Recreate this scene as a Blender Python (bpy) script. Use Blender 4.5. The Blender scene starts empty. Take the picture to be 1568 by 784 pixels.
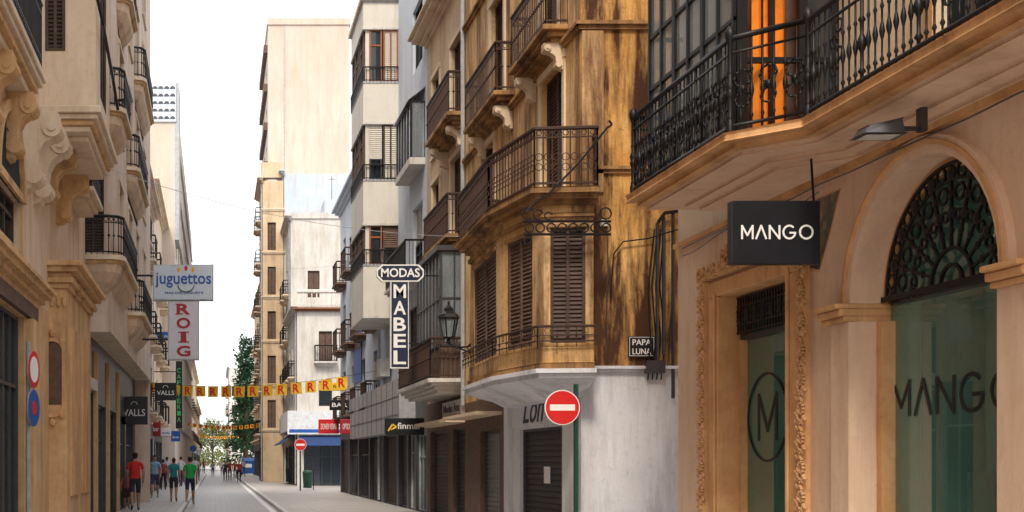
import bpy, math, random
from mathutils import Vector, Matrix
random.seed(7)
S=bpy.context.scene
R=math.radians
Z=Vector((0,0,1))
# survey helpers: bearings measured from the station point at 1.6 m height
FL=1913.0
def YD(a,X): return X*FL/(a-330.0)
def ZZ(b,Y): return 1.6+(706.0-b)*Y/FL
def XX(a,Y): return (a-330.0)*Y/FL

# ------------------------------------------------------------ materials
def newmat(name):
    m=bpy.data.materials.new(name); m.use_nodes=True
    nt=m.node_tree; b=nt.nodes['Principled BSDF']
    return m,nt,b
def N(nt,t,**k):
    n=nt.nodes.new(t)
    for a,v in k.items(): setattr(n,a,v)
    return n
def c4(c): return (c[0],c[1],c[2],1)
def noise(nt,vec,scale,detail=6,rough=.6):
    n=N(nt,'ShaderNodeTexNoise'); n.inputs['Scale'].default_value=scale
    n.inputs['Detail'].default_value=detail; n.inputs['Roughness'].default_value=rough
    nt.links.new(vec,n.inputs['Vector']); return n.outputs['Fac']
def ramp(nt,fac,a,b,c0=(0,0,0),c1=(1,1,1)):
    r=N(nt,'ShaderNodeValToRGB'); r.color_ramp.elements[0].position=a; r.color_ramp.elements[1].position=b
    r.color_ramp.elements[0].color=c4(c0); r.color_ramp.elements[1].color=c4(c1)
    nt.links.new(fac,r.inputs[0]); return r.outputs[0]
def mix(nt,f,a,b):
    m=N(nt,'ShaderNodeMix',data_type='RGBA')
    for s,v in ((0,f),(6,a),(7,b)):
        if isinstance(v,(int,float)): m.inputs[s].default_value=v
        elif isinstance(v,tuple): m.inputs[s].default_value=c4(v)
        else: nt.links.new(v,m.inputs[s])
    return m.outputs[2]
def mapping(nt,sc):
    t=N(nt,'ShaderNodeTexCoord'); m=N(nt,'ShaderNodeMapping'); m.inputs['Scale'].default_value=sc
    nt.links.new(t.outputs['Object'],m.inputs['Vector']); return m.outputs[0]
def stucco(name,c1,c2,stain=(.2,.14,.09),amt=.6,lo=.5,hi=.72,bump=.25,rough=.9,sc=.8,spk=.28):
    m,nt,b=newmat(name)
    v=mapping(nt,(1,1,1)); vs=mapping(nt,(1.6,1.6,.22)); vf=mapping(nt,(7,7,.7))
    base=mix(nt,ramp(nt,noise(nt,v,sc,8,.65),.35,.65),c1,c2)
    st=ramp(nt,noise(nt,vs,1.1,8,.7),lo,hi)
    sm=N(nt,'ShaderNodeMath',operation='MULTIPLY'); sm.inputs[1].default_value=amt
    nt.links.new(st,sm.inputs[0])
    col=mix(nt,sm.outputs[0],base,stain)
    for src,lo2,hi2,k in ((noise(nt,v,9,5,.7),.30,.46,spk),(noise(nt,vf,1,4,.6),.32,.45,spk*.8)):
        sp=ramp(nt,src,lo2,hi2)
        inv=N(nt,'ShaderNodeMath',operation='MULTIPLY_ADD'); f=k*min(1,amt+.2); inv.inputs[1].default_value=-f; inv.inputs[2].default_value=f
        nt.links.new(sp,inv.inputs[0])
        col=mix(nt,inv.outputs[0],col,stain)
    nt.links.new(col,b.inputs['Base Color']); b.inputs['Roughness'].default_value=rough
    b.inputs['Specular IOR Level'].default_value=.25
    bp=N(nt,'ShaderNodeBump'); bp.inputs['Strength'].default_value=bump; bp.inputs['Distance'].default_value=.03
    nt.links.new(noise(nt,v,22,6,.7),bp.inputs['Height']); nt.links.new(bp.outputs[0],b.inputs['Normal'])
    return m
def simple(name,c,rough=.6,metal=0,var=.25,spec=.4,sc=6,emit=None):
    m,nt,b=newmat(name)
    v=mapping(nt,(1,1,1))
    c2=tuple(max(0,x*(1-var)) for x in c)
    nt.links.new(mix(nt,ramp(nt,noise(nt,v,sc,5),.35,.7),c,c2),b.inputs['Base Color'])
    b.inputs['Roughness'].default_value=rough; b.inputs['Metallic'].default_value=metal
    b.inputs['Specular IOR Level'].default_value=spec
    if emit:
        b.inputs['Emission Color'].default_value=c4(c); b.inputs['Emission Strength'].default_value=emit
    return m
def glassmat(name,c,transp=.5,rough=.03,coat=0):
    m,nt,b=newmat(name)
    v=mapping(nt,(1,.6,.35))
    nt.links.new(mix(nt,ramp(nt,noise(nt,v,1.1,3,.5),.35,.65),c,tuple(x*.6 for x in c)),b.inputs['Base Color'])  # soft stretched tones painted into the glass colour to suggest reflections
    b.inputs['Roughness'].default_value=rough
    b.inputs['Specular IOR Level'].default_value=.9
    if coat: b.inputs['Coat Weight'].default_value=1; b.inputs['Coat IOR'].default_value=coat; b.inputs['Coat Roughness'].default_value=.01
    t=N(nt,'ShaderNodeBsdfTransparent'); t.inputs[0].default_value=c4(tuple(min(1,.5+x*1.2) for x in c))
    mx=N(nt,'ShaderNodeMixShader'); mx.inputs[0].default_value=transp
    nt.links.new(b.outputs[0],mx.inputs[1]); nt.links.new(t.outputs[0],mx.inputs[2])
    nt.links.new(mx.outputs[0],nt.nodes['Material Output'].inputs[0])
    return m
M={}
M['peach']=stucco('peach_stucco',(.76,.56,.42),(.67,.46,.32),(.36,.22,.14),.45)
M['peachtrim']=stucco('ochre_stone_trim',(.70,.42,.21),(.56,.30,.13),(.2,.11,.05),.65,sc=2)
M['cream']=stucco('cream_stucco',(.72,.61,.46),(.64,.50,.36),(.33,.22,.14),.55)
M['yellow']=stucco('weathered_ochre_stucco',(.76,.47,.17),(.58,.28,.07),(.07,.03,.015),1.0,.44,.58,.6,spk=.5)
M['yellow2']=stucco('weathered_ochre_front',(.76,.52,.28),(.62,.37,.14),(.12,.06,.03),.95,.45,.62,.5,spk=.5)
M['ochrepale']=stucco('pale_ochre_stucco',(.62,.49,.34),(.54,.40,.26),(.3,.2,.12),.65,.48,.68,.4,spk=.4)
M['ochredk']=stucco('ochre_moulding',(.5,.29,.12),(.34,.18,.07),(.09,.05,.03),.9,.42,.62,spk=.5)
M['white']=stucco('white_stucco',(.62,.60,.57),(.54,.52,.49),(.28,.24,.2),.6,.48,.7,spk=.4)
M['whiteblue']=stucco('pale_blue_stucco',(.56,.62,.69),(.5,.56,.64),(.32,.31,.32),.45)
M['paleblue']=stucco('blue_party_wall',(.44,.54,.64),(.53,.57,.61),(.45,.36,.27),.6)
M['whitepaint']=stucco('white_painted_plinth',(.74,.75,.79),(.63,.65,.70),(.3,.3,.32),.65,.48,.68,spk=.35)
M['tower']=stucco('beige_render',(.61,.53,.46),(.56,.47,.40),(.42,.32,.24),.55,.45,.72,.1,sc=.12)
M['panel']=stucco('offwhite_facing_panel',(.64,.61,.55),(.58,.55,.49),(.32,.27,.2),.45,.5,.75,.1)
M['beige']=stucco('beige_left_stucco',(.72,.56,.41),(.62,.46,.32),(.24,.15,.1),.65)
M['beige2']=stucco('pink_beige_stucco',(.72,.58,.47),(.62,.48,.38),(.26,.17,.12),.65)
M['stone']=stucco('golden_stone',(.68,.45,.24),(.56,.34,.16),(.18,.1,.05),.7,sc=2.5)
M['iron']=simple('black_iron',(.012,.012,.014),.45,.3)
M['ironbr']=simple('rusty_brown_iron',(.06,.03,.022),.6,.2)
M['brownsh']=simple('dark_brown_shutter',(.075,.042,.03),.6,0,.5)
M['brownsh2']=simple('faded_brown_shutter',(.15,.09,.065),.7,0,.5)
M['darksh']=simple('charcoal_shutter',(.035,.035,.04),.5,.2,.3)
M['greysh']=simple('grey_roller_shutter',(.26,.27,.28),.45,.4,.3)
M['wood']=simple('varnished_wood',(.3,.1,.04),.5)
M['glass']=glassmat('dark_window_glass',(.03,.045,.055),.35)
M['teal']=glassmat('teal_shop_glass',(.13,.31,.26),.42,.02,1.9)
M['clear']=glassmat('gallery_glass',(.40,.46,.50),.5)
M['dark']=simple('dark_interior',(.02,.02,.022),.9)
M['tealint']=simple('brightened_shop_backdrop',(.5,.75,.66),.9,0,.3,.4,1.2)  # shop back wall, pale colour makes up for the missing interior light
M['grey']=simple('grey_metal_fascia',(.42,.43,.45),.45,.2,.3)
M['dgrey']=simple('dark_grey_metal',(.08,.08,.09),.4,.5)
M['black']=simple('black_sign_face',(.012,.013,.018),.35)
M['navy']=simple('navy_sign_face',(.015,.025,.06),.4)
M['wpaint']=simple('white_sign_paint',(.82,.82,.82),.5,0,.06)
M['bluesign']=simple('pale_blue_sign',(.58,.66,.76),.4,0,.1)
M['lilac']=simple('pale_lilac_sign',(.64,.62,.69),.4,0,.1)
M['blue']=simple('blue_paint',(.02,.1,.4),.4)
M['red']=simple('red_paint',(.65,.02,.02),.4,0,.15)
M['dred']=simple('dark_red_letter',(.4,.02,.03),.5)
M['yel']=simple('yellow_cloth',(.85,.55,.04),.8)
M['green']=simple('green_sign',(.02,.3,.08),.4)
M['gpole']=simple('dark_green_pole',(.01,.06,.04),.4)
M['orange']=simple('glowing_orange_curtain',(.85,.24,.02),.8,0,.5,.2,3,emit=.22)  # curtain cloth given its own emission, standing in for lamplight in the room
M['curtain']=simple('white_curtain',(.7,.7,.67),.9,0,.2,.2,2)
M['roof']=simple('clay_roof_tile',(.24,.11,.06),.9)
M['awblue']=simple('blue_awning',(.02,.05,.16),.8)
M['awwhite']=simple('white_awning',(.66,.69,.73),.8)
M['plastic']=simple('offwhite_plastic',(.6,.6,.58),.5)
M['bark']=simple('bark',(.1,.07,.05),.9)
M['leaf1']=simple('conifer_foliage',(.035,.10,.05),.8,0,.6,.2,.7)
M['leaf2']=simple('plane_tree_foliage',(.17,.20,.06),.8,0,.5,.2,.7)
M['neon']=simple('green_neon',(.04,.5,.12),.5,0,.1,.3,5,emit=.1)
def tilemat():
    m,nt,b=newmat('glazed_tile_mosaic'); v=mapping(nt,(1,1,1))
    vo=N(nt,'ShaderNodeTexVoronoi'); vo.inputs['Scale'].default_value=14; nt.links.new(v,vo.inputs['Vector'])
    r=N(nt,'ShaderNodeValToRGB'); nt.links.new(vo.outputs['Color'],r.inputs[0])
    e=r.color_ramp.elements; e[0].color=(.02,.05,.08,1); e[1].color=(.3,.2,.07,1); x=e.new(.5); x.color=(.08,.07,.05,1)
    nt.links.new(r.outputs[0],b.inputs['Base Color']); b.inputs['Roughness'].default_value=.3; return m
M['tile']=tilemat()
def pavemat(name,c1,c2,w=.6,h=.4,mort=(.2,.19,.18)):
    m,nt,b=newmat(name); v=mapping(nt,(1,1,1))
    br=N(nt,'ShaderNodeTexBrick'); nt.links.new(v,br.inputs['Vector'])
    br.inputs['Scale'].default_value=1; br.inputs['Brick Width'].default_value=w; br.inputs['Row Height'].default_value=h
    br.inputs['Mortar Size'].default_value=.012; br.inputs['Color1'].default_value=c4(c1); br.inputs['Color2'].default_value=c4(c2)
    br.inputs['Mortar'].default_value=c4(mort)
    d=ramp(nt,noise(nt,v,.5,7,.7),.4,.7)
    mm=N(nt,'ShaderNodeMath',operation='MULTIPLY'); mm.inputs[1].default_value=.45; nt.links.new(d,mm.inputs[0])
    nt.links.new(mix(nt,mm.outputs[0],br.outputs[0],(c1[0]*.6,c1[1]*.6,c1[2]*.6)),b.inputs['Base Color'])
    b.inputs['Roughness'].default_value=.45; return m
M['pave']=pavemat('stone_paving',(.5,.46,.44),(.42,.39,.37))
M['road']=pavemat('paved_road',(.42,.38,.365),(.34,.31,.30),.4,.2)
M['kerb']=simple('granite_kerb',(.7,.69,.67),.7)
M['ground']=stucco('ground_earth',(.22,.2,.18),(.18,.16,.14))
M['line']=simple('road_paint',(.8,.8,.8),.6)

# ------------------------------------------------------------ builder
class Fr:
    def __init__(s,O,U,Nn): s.O=Vector(O); s.U=Vector(U).normalized(); s.N=Vector(Nn).normalized()
    def p(s,u,d,v): return s.O+s.U*u+s.N*d+Z*v
def FR(X): return Fr((X,0,0),(0,1,0),(-1,0,0))
def FLt(X): return Fr((X,0,0),(0,1,0),(1,0,0))
def FN(Y): return Fr((0,Y,0),(1,0,0),(0,-1,0))
class Bld:
    def __init__(s,name): s.name=name; s.P={}
    def add(s,p,m,vs,fs):
        d=s.P.setdefault(p,[[],[],[],[]]); o=len(d[0]); d[0].extend([tuple(v) for v in vs])
        if m not in d[3]: d[3].append(m)
        mi=d[3].index(m)
        for f in fs: d[1].append(tuple(o+i for i in f)); d[2].append(mi)
    def done(s,bevel=None,smooth=()):
        e=bpy.data.objects.new(s.name,None); S.collection.objects.link(e); e.empty_display_size=.3
        for p,(v,f,mi,ml) in s.P.items():
            me=bpy.data.meshes.new(p); me.from_pydata(v,[],f)
            for k in ml: me.materials.append(M[k])
            me.polygons.foreach_set('material_index',mi)
            if p in smooth: me.polygons.foreach_set('use_smooth',[True]*len(f))
            me.update()
            o=bpy.data.objects.new(p,me); S.collection.objects.link(o); o.parent=e
            if bevel and p in bevel:
                b=o.modifiers.new('bevel','BEVEL'); b.width=bevel[p]; b.segments=2; b.limit_method='ANGLE'
        return e
BF=[(0,1,2,3),(7,6,5,4),(0,4,5,1),(1,5,6,2),(2,6,7,3),(3,7,4,0)]
def fbox(B,p,m,F,u0,u1,d0,d1,v0,v1):
    vs=[F.p(u0,d0,v0),F.p(u1,d0,v0),F.p(u1,d0,v1),F.p(u0,d0,v1),F.p(u0,d1,v0),F.p(u1,d1,v0),F.p(u1,d1,v1),F.p(u0,d1,v1)]
    B.add(p,m,vs,BF)
W=Fr((0,0,0),(1,0,0),(0,1,0))
def box(B,p,m,x0,x1,y0,y1,z0,z1): fbox(B,p,m,W,x0,x1,y0,y1,z0,z1)
def quad(B,p,m,a,b,c,d): B.add(p,m,[a,b,c,d],[(0,1,2,3)])
def tube(B,p,m,a,b,r,n=4,r2=None):
    a=Vector(a); b=Vector(b); d=(b-a); 
    if d.length<1e-6: return
    d.normalize(); x=d.cross(Z if abs(d.z)<.9 else Vector((1,0,0))).normalized(); y=d.cross(x)
    r2=r if r2 is None else r2; vs=[]
    for q,rr in ((a,r),(b,r2)):
        for i in range(n):
            t=2*math.pi*(i+.5)/n; vs.append(q+x*math.cos(t)*rr+y*math.sin(t)*rr)
    fs=[(i,(i+1)%n,n+(i+1)%n,n+i) for i in range(n)]+[tuple(range(n)),tuple(range(2*n-1,n-1,-1))]
    B.add(p,m,vs,fs)
def path(B,p,m,pts,r,n=5):
    for a,b in zip(pts[:-1],pts[1:]): tube(B,p,m,a,b,r,n)
def revolve(B,p,m,c,prof,n=8,axis=None):
    vs=[];fs=[]; c=Vector(c)
    for r,z in prof:
        for i in range(n):
            t=2*math.pi*i/n; vs.append(c+Vector((math.cos(t)*r,math.sin(t)*r,z)))
    for k in range(len(prof)-1):
        for i in range(n): fs.append((k*n+i,k*n+(i+1)%n,(k+1)*n+(i+1)%n,(k+1)*n+i))
    B.add(p,m,vs,fs)
def blob(B,p,m,c,rx,ry,rz,n=6,k=4):
    vs=[];fs=[];c=Vector(c)
    for j in range(k+1):
        a=math.pi*j/k-math.pi/2
        for i in range(n):
            t=2*math.pi*i/n; vs.append(c+Vector((math.cos(t)*math.cos(a)*rx,math.sin(t)*math.cos(a)*ry,math.sin(a)*rz)))
    for j in range(k):
        for i in range(n): fs.append((j*n+i,j*n+(i+1)%n,(j+1)*n+(i+1)%n,(j+1)*n+i))
    B.add(p,m,vs,fs)
def ring(B,p,m,F,u,v,d,r,t,n=10,a0=0,a1=360):
    pts=[F.p(u+r*math.cos(R(a0+(a1-a0)*i/n)),d,v+r*math.sin(R(a0+(a1-a0)*i/n))) for i in range(n+1)]
    path(B,p,m,pts,t,4)
def arcband(B,p,m,F,uc,vc,r0,r1,d0,d1,n=24,a0=0,a1=180):
    for i in range(n):
        A=[R(a0+(a1-a0)*(i+k)/n) for k in (0,1)]
        vs=[F.p(uc+r*math.cos(a),d,vc+r*math.sin(a)) for d in (d0,d1) for r,a in ((r0,A[0]),(r1,A[0]),(r1,A[1]),(r0,A[1]))]
        B.add(p,m,vs,BF)
def loft(B,p,m,layers,cap=True):
    n=len(layers[0]); vs=[v for L in layers for v in L]; fs=[]
    for k in range(len(layers)-1):
        for i in range(n): fs.append((k*n+i,k*n+(i+1)%n,(k+1)*n+(i+1)%n,(k+1)*n+i))
    if cap: fs+= [tuple(range(n)),tuple(range(len(vs)-1,len(vs)-1-n,-1))]
    B.add(p,m,vs,fs)
def prism(B,p,m,poly,z0,z1): loft(B,p,m,[[Vector((x,y,z0)) for x,y in poly],[Vector((x,y,z1)) for x,y in poly]])
def text(B,p,m,s,F,u0,u1,v0,v1,d,bold=0,ext=.008,shear=0):
    cu=bpy.data.curves.new('t','FONT'); cu.body=s; cu.offset=bold; cu.resolution_u=3; cu.extrude=.01; cu.shear=shear
    ob=bpy.data.objects.new('t',cu); S.collection.objects.link(ob); bpy.context.view_layer.update()
    me=bpy.data.meshes.new_from_object(ob.evaluated_get(bpy.context.evaluated_depsgraph_get()))
    xs=[v.co.x for v in me.vertices]; ys=[v.co.y for v in me.vertices]
    x0,x1,y0,y1=min(xs),max(xs),min(ys),max(ys)
    right=(-F.N).cross(Z); flip=F.U.dot(right)<0
    vs=[]
    for v in me.vertices:
        a=(v.co.x-x0)/(x1-x0); b=(v.co.y-y0)/(y1-y0)
        if flip: a=1-a
        vs.append(F.p(u0+(u1-u0)*a, d+(ext if v.co.z>0 else 0), v0+(v1-v0)*b))
    B.add(p,m,vs,[tuple(f.vertices) for f in me.polygons])
    bpy.data.objects.remove(ob); bpy.data.meshes.remove(me); bpy.data.curves.remove(cu)
def strokes(B,p,m,F,pts,u0,u1,v0,v1,d,w):
    """flat lettering cut from bar strokes; pts = list of polylines in 0..1 reading coordinates"""
    right=(-F.N).cross(Z); flip=F.U.dot(right)<0
    for k,pl in enumerate(pts):
        for j,((x0,y0),(x1,y1)) in enumerate(zip(pl[:-1],pl[1:])):
            if flip: x0,x1=1-x0,1-x1
            a=Vector((u0+(u1-u0)*x0,v0+(v1-v0)*y0)); b=Vector((u0+(u1-u0)*x1,v0+(v1-v0)*y1))
            t=(b-a).normalized(); n=Vector((-t.y,t.x))*w/2; a=a-t*w*.3; b=b+t*w*.3
            q=[a-n,b-n,b+n,a+n]; e=.0006*((j+k*3)%7)
            loft(B,p,m,[[F.p(c.x,dd,c.y) for c in q] for dd in(d,d+.004+e)])
def arcpts(cx,cy,rx,ry,a0,a1,n=14): return [(cx+rx*math.cos(R(a0+(a1-a0)*i/n)),cy+ry*math.sin(R(a0+(a1-a0)*i/n))) for i in range(n+1)]
MANGO=[[(0,0),(0,1),(.075,.25),(.15,1),(.15,0)],[(.2,0),(.27,1),(.34,0)],[(.39,0),(.39,1),(.53,0),(.53,1)],arcpts(.67,.5,.085,.5,50,330)+[(.755,.45),(.68,.45)],arcpts(.91,.5,.09,.5,70,250),arcpts(.91,.5,.09,.5,-110,70)]
def slats(B,p,m,F,u0,u1,v0,v1,d,step=.07,dep=.03):
    n=max(2,int((v1-v0)/step)); h=(v1-v0)/n
    for i in range(n):
        a=v0+i*h
        vs=[F.p(u0,d+dep,a+h*.12),F.p(u1,d+dep,a+h*.12),F.p(u1,d,a+h),F.p(u0,d,a+h),F.p(u0,d,a),F.p(u1,d,a)]
        B.add(p,m,vs,[(0,1,2,3),(4,5,1,0)])
def win(B,F,u0,u1,v0,v1,kind,fm,pm,rd):
    w=.05
    if kind in('sh','roll'):
        slats(B,'shutters',pm,F,u0,u1,v0,v1,-rd+.03,.065 if kind=='sh' else .1,.03)
        if kind=='sh':
            fbox(B,'window_frames',fm,F,(u0+u1)/2-.025,(u0+u1)/2+.025,-rd+.04,-rd+.085,v0,v1)
    elif kind=='half':
        vm=v0+(v1-v0)*random.uniform(.35,.6)
        slats(B,'shutters',pm,F,u0,u1,vm,v1,-rd+.03,.065,.03); win(B,F,u0,u1,v0,vm,'gl',fm,pm,rd); return
    else:
        quad(B,'glass','glass' if kind=='gl' else kind,F.p(u0,-rd+.03,v0),F.p(u1,-rd+.03,v0),F.p(u1,-rd+.03,v1),F.p(u0,-rd+.03,v1))
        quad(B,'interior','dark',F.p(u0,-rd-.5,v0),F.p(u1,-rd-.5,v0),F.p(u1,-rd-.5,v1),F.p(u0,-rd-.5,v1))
        if random.random()<.5 and kind=='gl':
            k=(u1-u0)*.3; quad(B,'curtains','curtain',F.p(u0,-rd-.08,v0),F.p(u0+k,-rd-.08,v0),F.p(u0+k,-rd-.08,v1),F.p(u0,-rd-.08,v1))
        n=max(1,round((u1-u0)/.6))
        for i in range(1,n): 
            x=u0+(u1-u0)*i/n; fbox(B,'window_frames',fm,F,x-.025,x+.025,-rd+.032,-rd+.07,v0+w,v1-w)
        vm=v0+(v1-v0)*.7; fbox(B,'window_frames',fm,F,u0+w,u1-w,-rd+.034,-rd+.074,vm-.025,vm+.025)
    for a in ((u0,u0+w,v0,v1),(u1-w,u1,v0,v1)): fbox(B,'window_frames',fm,F,a[0],a[1],-rd+.031,-rd+.09,a[2],a[3])
    for a in ((v0,v0+w),(v1-w,v1)): fbox(B,'window_frames',fm,F,u0+w,u1-w,-rd+.031,-rd+.088,a[0],a[1])
def facade(B,F,u0,u1,v0,v1,mat,wins=(),rd=.18,part='walls',trim=None,tw=.12):
    us=sorted({u0,u1,*[w[i] for w in wins for i in (0,1)]}); vs=sorted({v0,v1,*[w[i] for w in wins for i in (2,3)]})
    for a,b in zip(us[:-1],us[1:]):
        for c,d in zip(vs[:-1],vs[1:]):
            mu,mv=(a+b)/2,(c+d)/2
            if any(w[0]<mu<w[1] and w[2]<mv<w[3] for w in wins): continue
            quad(B,part,mat,F.p(a,0,c),F.p(b,0,c),F.p(b,0,d),F.p(a,0,d))
    for w in wins:
        a,b,c,d=w[:4]
        for x in (a,b): quad(B,part,mat,F.p(x,0,c),F.p(x,-rd,c),F.p(x,-rd,d),F.p(x,0,d))
        for y in (c,d): quad(B,part,mat,F.p(a,0,y),F.p(a,-rd,y),F.p(b,-rd,y),F.p(b,0,y))
        win(B,F,a,b,c,d,w[4],w[5],w[6],rd)
        if trim:
            for x0,x1 in ((a-tw,a-.002),(b+.002,b+tw)): fbox(B,'window_surrounds',trim,F,x0,x1,.0,.035,c,d)
            fbox(B,'window_surrounds',trim,F,a-tw-.03,b+tw+.03,.0,.05,d+.002,d+tw)
            fbox(B,'window_surrounds',trim,F,a-tw-.03,b+tw+.03,.0,.06,c-.07,c-.002) if c>.5 else None
def cornice(B,F,u0,u1,v,steps,mat,part='cornice'):
    for d,h in steps: fbox(B,part,mat,F,u0-d*.9,u1+d*.9,-.02,d,v,v+h-.001); v+=h
def shell(B,Xs,Xb,Y0,Y1,z1,mat,near=True):
    if near: quad(B,'side_walls',mat,(Xs,Y0,0),(Xb,Y0,0),(Xb,Y0,z1),(Xs,Y0,z1))
    quad(B,'side_walls',mat,(Xs,Y1-.01,0),(Xb,Y1-.01,0),(Xb,Y1-.01,z1),(Xs,Y1-.01,z1))
    quad(B,'side_walls',mat,(Xb,Y0,0),(Xb,Y1,0),(Xb,Y1,z1),(Xb,Y0,z1))
    quad(B,'roof','grey',(Xs,Y0,z1),(Xb,Y0,z1),(Xb,Y1,z1),(Xs,Y1,z1))
def rail(B,mat,pts,z,h,sp=.12,r=.01,orn=0,part='railing'):
    for (x0,y0),(x1,y1) in zip(pts[:-1],pts[1:]):
        a=Vector((x0,y0,0)); b=Vector((x1,y1,0)); L=(b-a).length
        if L<.05: continue
        n=max(1,round(L/sp)); U=(b-a)/L; F=Fr(a,U,U.cross(Z))
        tube(B,part,mat,a+Z*(z+h),b+Z*(z+h),r*2.4,6); tube(B,part,mat,a+Z*(z+.07),b+Z*(z+.07),r*1.7)
        if orn: tube(B,part,mat,a+Z*(z+h-.14),b+Z*(z+h-.14),r*1.2)
        if orn==2: tube(B,part,mat,a+Z*(z+.22),b+Z*(z+.22),r*1.2)
        for i in range(n+1):
            q=a+(b-a)*i/n
            if orn==3:
                c=q+Z*z; k=.85 if i%8 else 1.5
                revolve(B,part,mat,c,[(.011*k,0),(.011*k,.12),(.024*k,.14),(.011*k,.17),(.011*k,.3),(.02*k,.33),(.03*k,.37),(.02*k,.42),(.011*k,.45),(.012*k,.55),(.022*k,.57),(.011*k,.6),(.011*k,h)],6)
            else: tube(B,part,mat,q+Z*(z-.02),q+Z*(z+h),r)
            if orn==1: blob(B,part,mat,q+Z*(z+h*.5),r*2.6,r*2.6,r*3.5,4,2)
            if i<n and orn in(1,2,4):
                u=(i+.5)*L/n; ring(B,part,mat,F,u,z+h-.07,0,.045,r*.7,6)
                if orn==2: ring(B,part,mat,F,u,z+.145,0,.05,r*.7,6)
            if orn==4 and i<n:
                ring(B,part,mat,F,(i+.5)*L/n,z+h*.52,0,L/n*.42,r*.6,8)
                ring(B,part,mat,F,(i+.5)*L/n,z+h*.35,0,L/n*.42,r*.6,8)
def balcony(B,F,u0,u1,v,dep,rm='iron',sm='cream',h=.95,sp=.12,r=.011,orn=0,steps=2):
    fbox(B,'balcony_slabs',sm,F,u0,u1,.0,dep,v-.09,v)
    for i in range(steps):
        k=.09*(i+1); fbox(B,'balcony_slabs',sm,F,u0+k,u1-k,.0,dep-k,v-.09-.08*(i+1),v-.091-.08*i)
    q=[F.p(u0+.05,.0,0),F.p(u0+.05,dep-.05,0),F.p(u1-.05,dep-.05,0),F.p(u1-.05,.0,0)]
    rail(B,rm,[(p.x,p.y) for p in q],v,h,sp,r,orn)
def corbel(B,F,u0,u1,v,dep,h,mat,part='corbels'):
    pr=[(0,0),(dep,0),(dep,-.14*h),(dep*.97,-.24*h),(dep*.85,-.33*h),(dep*.6,-.4*h),(dep*.45,-.52*h),(dep*.42,-.68*h),(dep*.36,-.85*h),(dep*.2,-.97*h),(0,-h)]
    loft(B,part,mat,[[F.p(u,d,v+a) for d,a in pr] for u in (u0,u1)])
    um=(u0+u1)/2; w=(u1-u0)/2+.03
    tube(B,part,mat,F.p(um-w,dep*.83,v-.2*h),F.p(um+w,dep*.83,v-.2*h),.13*h,12)
    tube(B,part,mat,F.p(um-w,dep*.3,v-.8*h),F.p(um+w,dep*.3,v-.8*h),.12*h,12)
    tube(B,part,mat,F.p(um-w-.02,dep*.83,v-.2*h),F.p(um+w+.02,dep*.83,v-.2*h),.06*h,8)

# ------------------------------------------------------------ ground
g=Bld('ground'); quad(g,'earth','ground',(-600,-300,0),(600,-300,0),(600,1500,0),(-600,1500,0)); g.done()
g=Bld('road'); quad(g,'surface','road',(-1.0,-20,.004),(2.0,-20,.004),(2.0,420,.004),(-1.0,420,.004))
quad(g,'painted_edge','line',(1.72,-20,.008),(1.9,-20,.008),(1.9,300,.008),(1.72,300,.008)); g.done()
g=Bld('pavement'); box(g,'slab','pave',2.14,40,-20,420,0,.12); box(g,'kerb','kerb',2.0,2.14,-20,420,0,.125); g.done(bevel={'kerb':.015})
g=Bld('pavement'); box(g,'slab','pave',-30,-1.14,-20,420,0,.12); box(g,'kerb','kerb',-1.14,-1.0,-20,420,0,.125); g.done(bevel={'kerb':.015})

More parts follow.
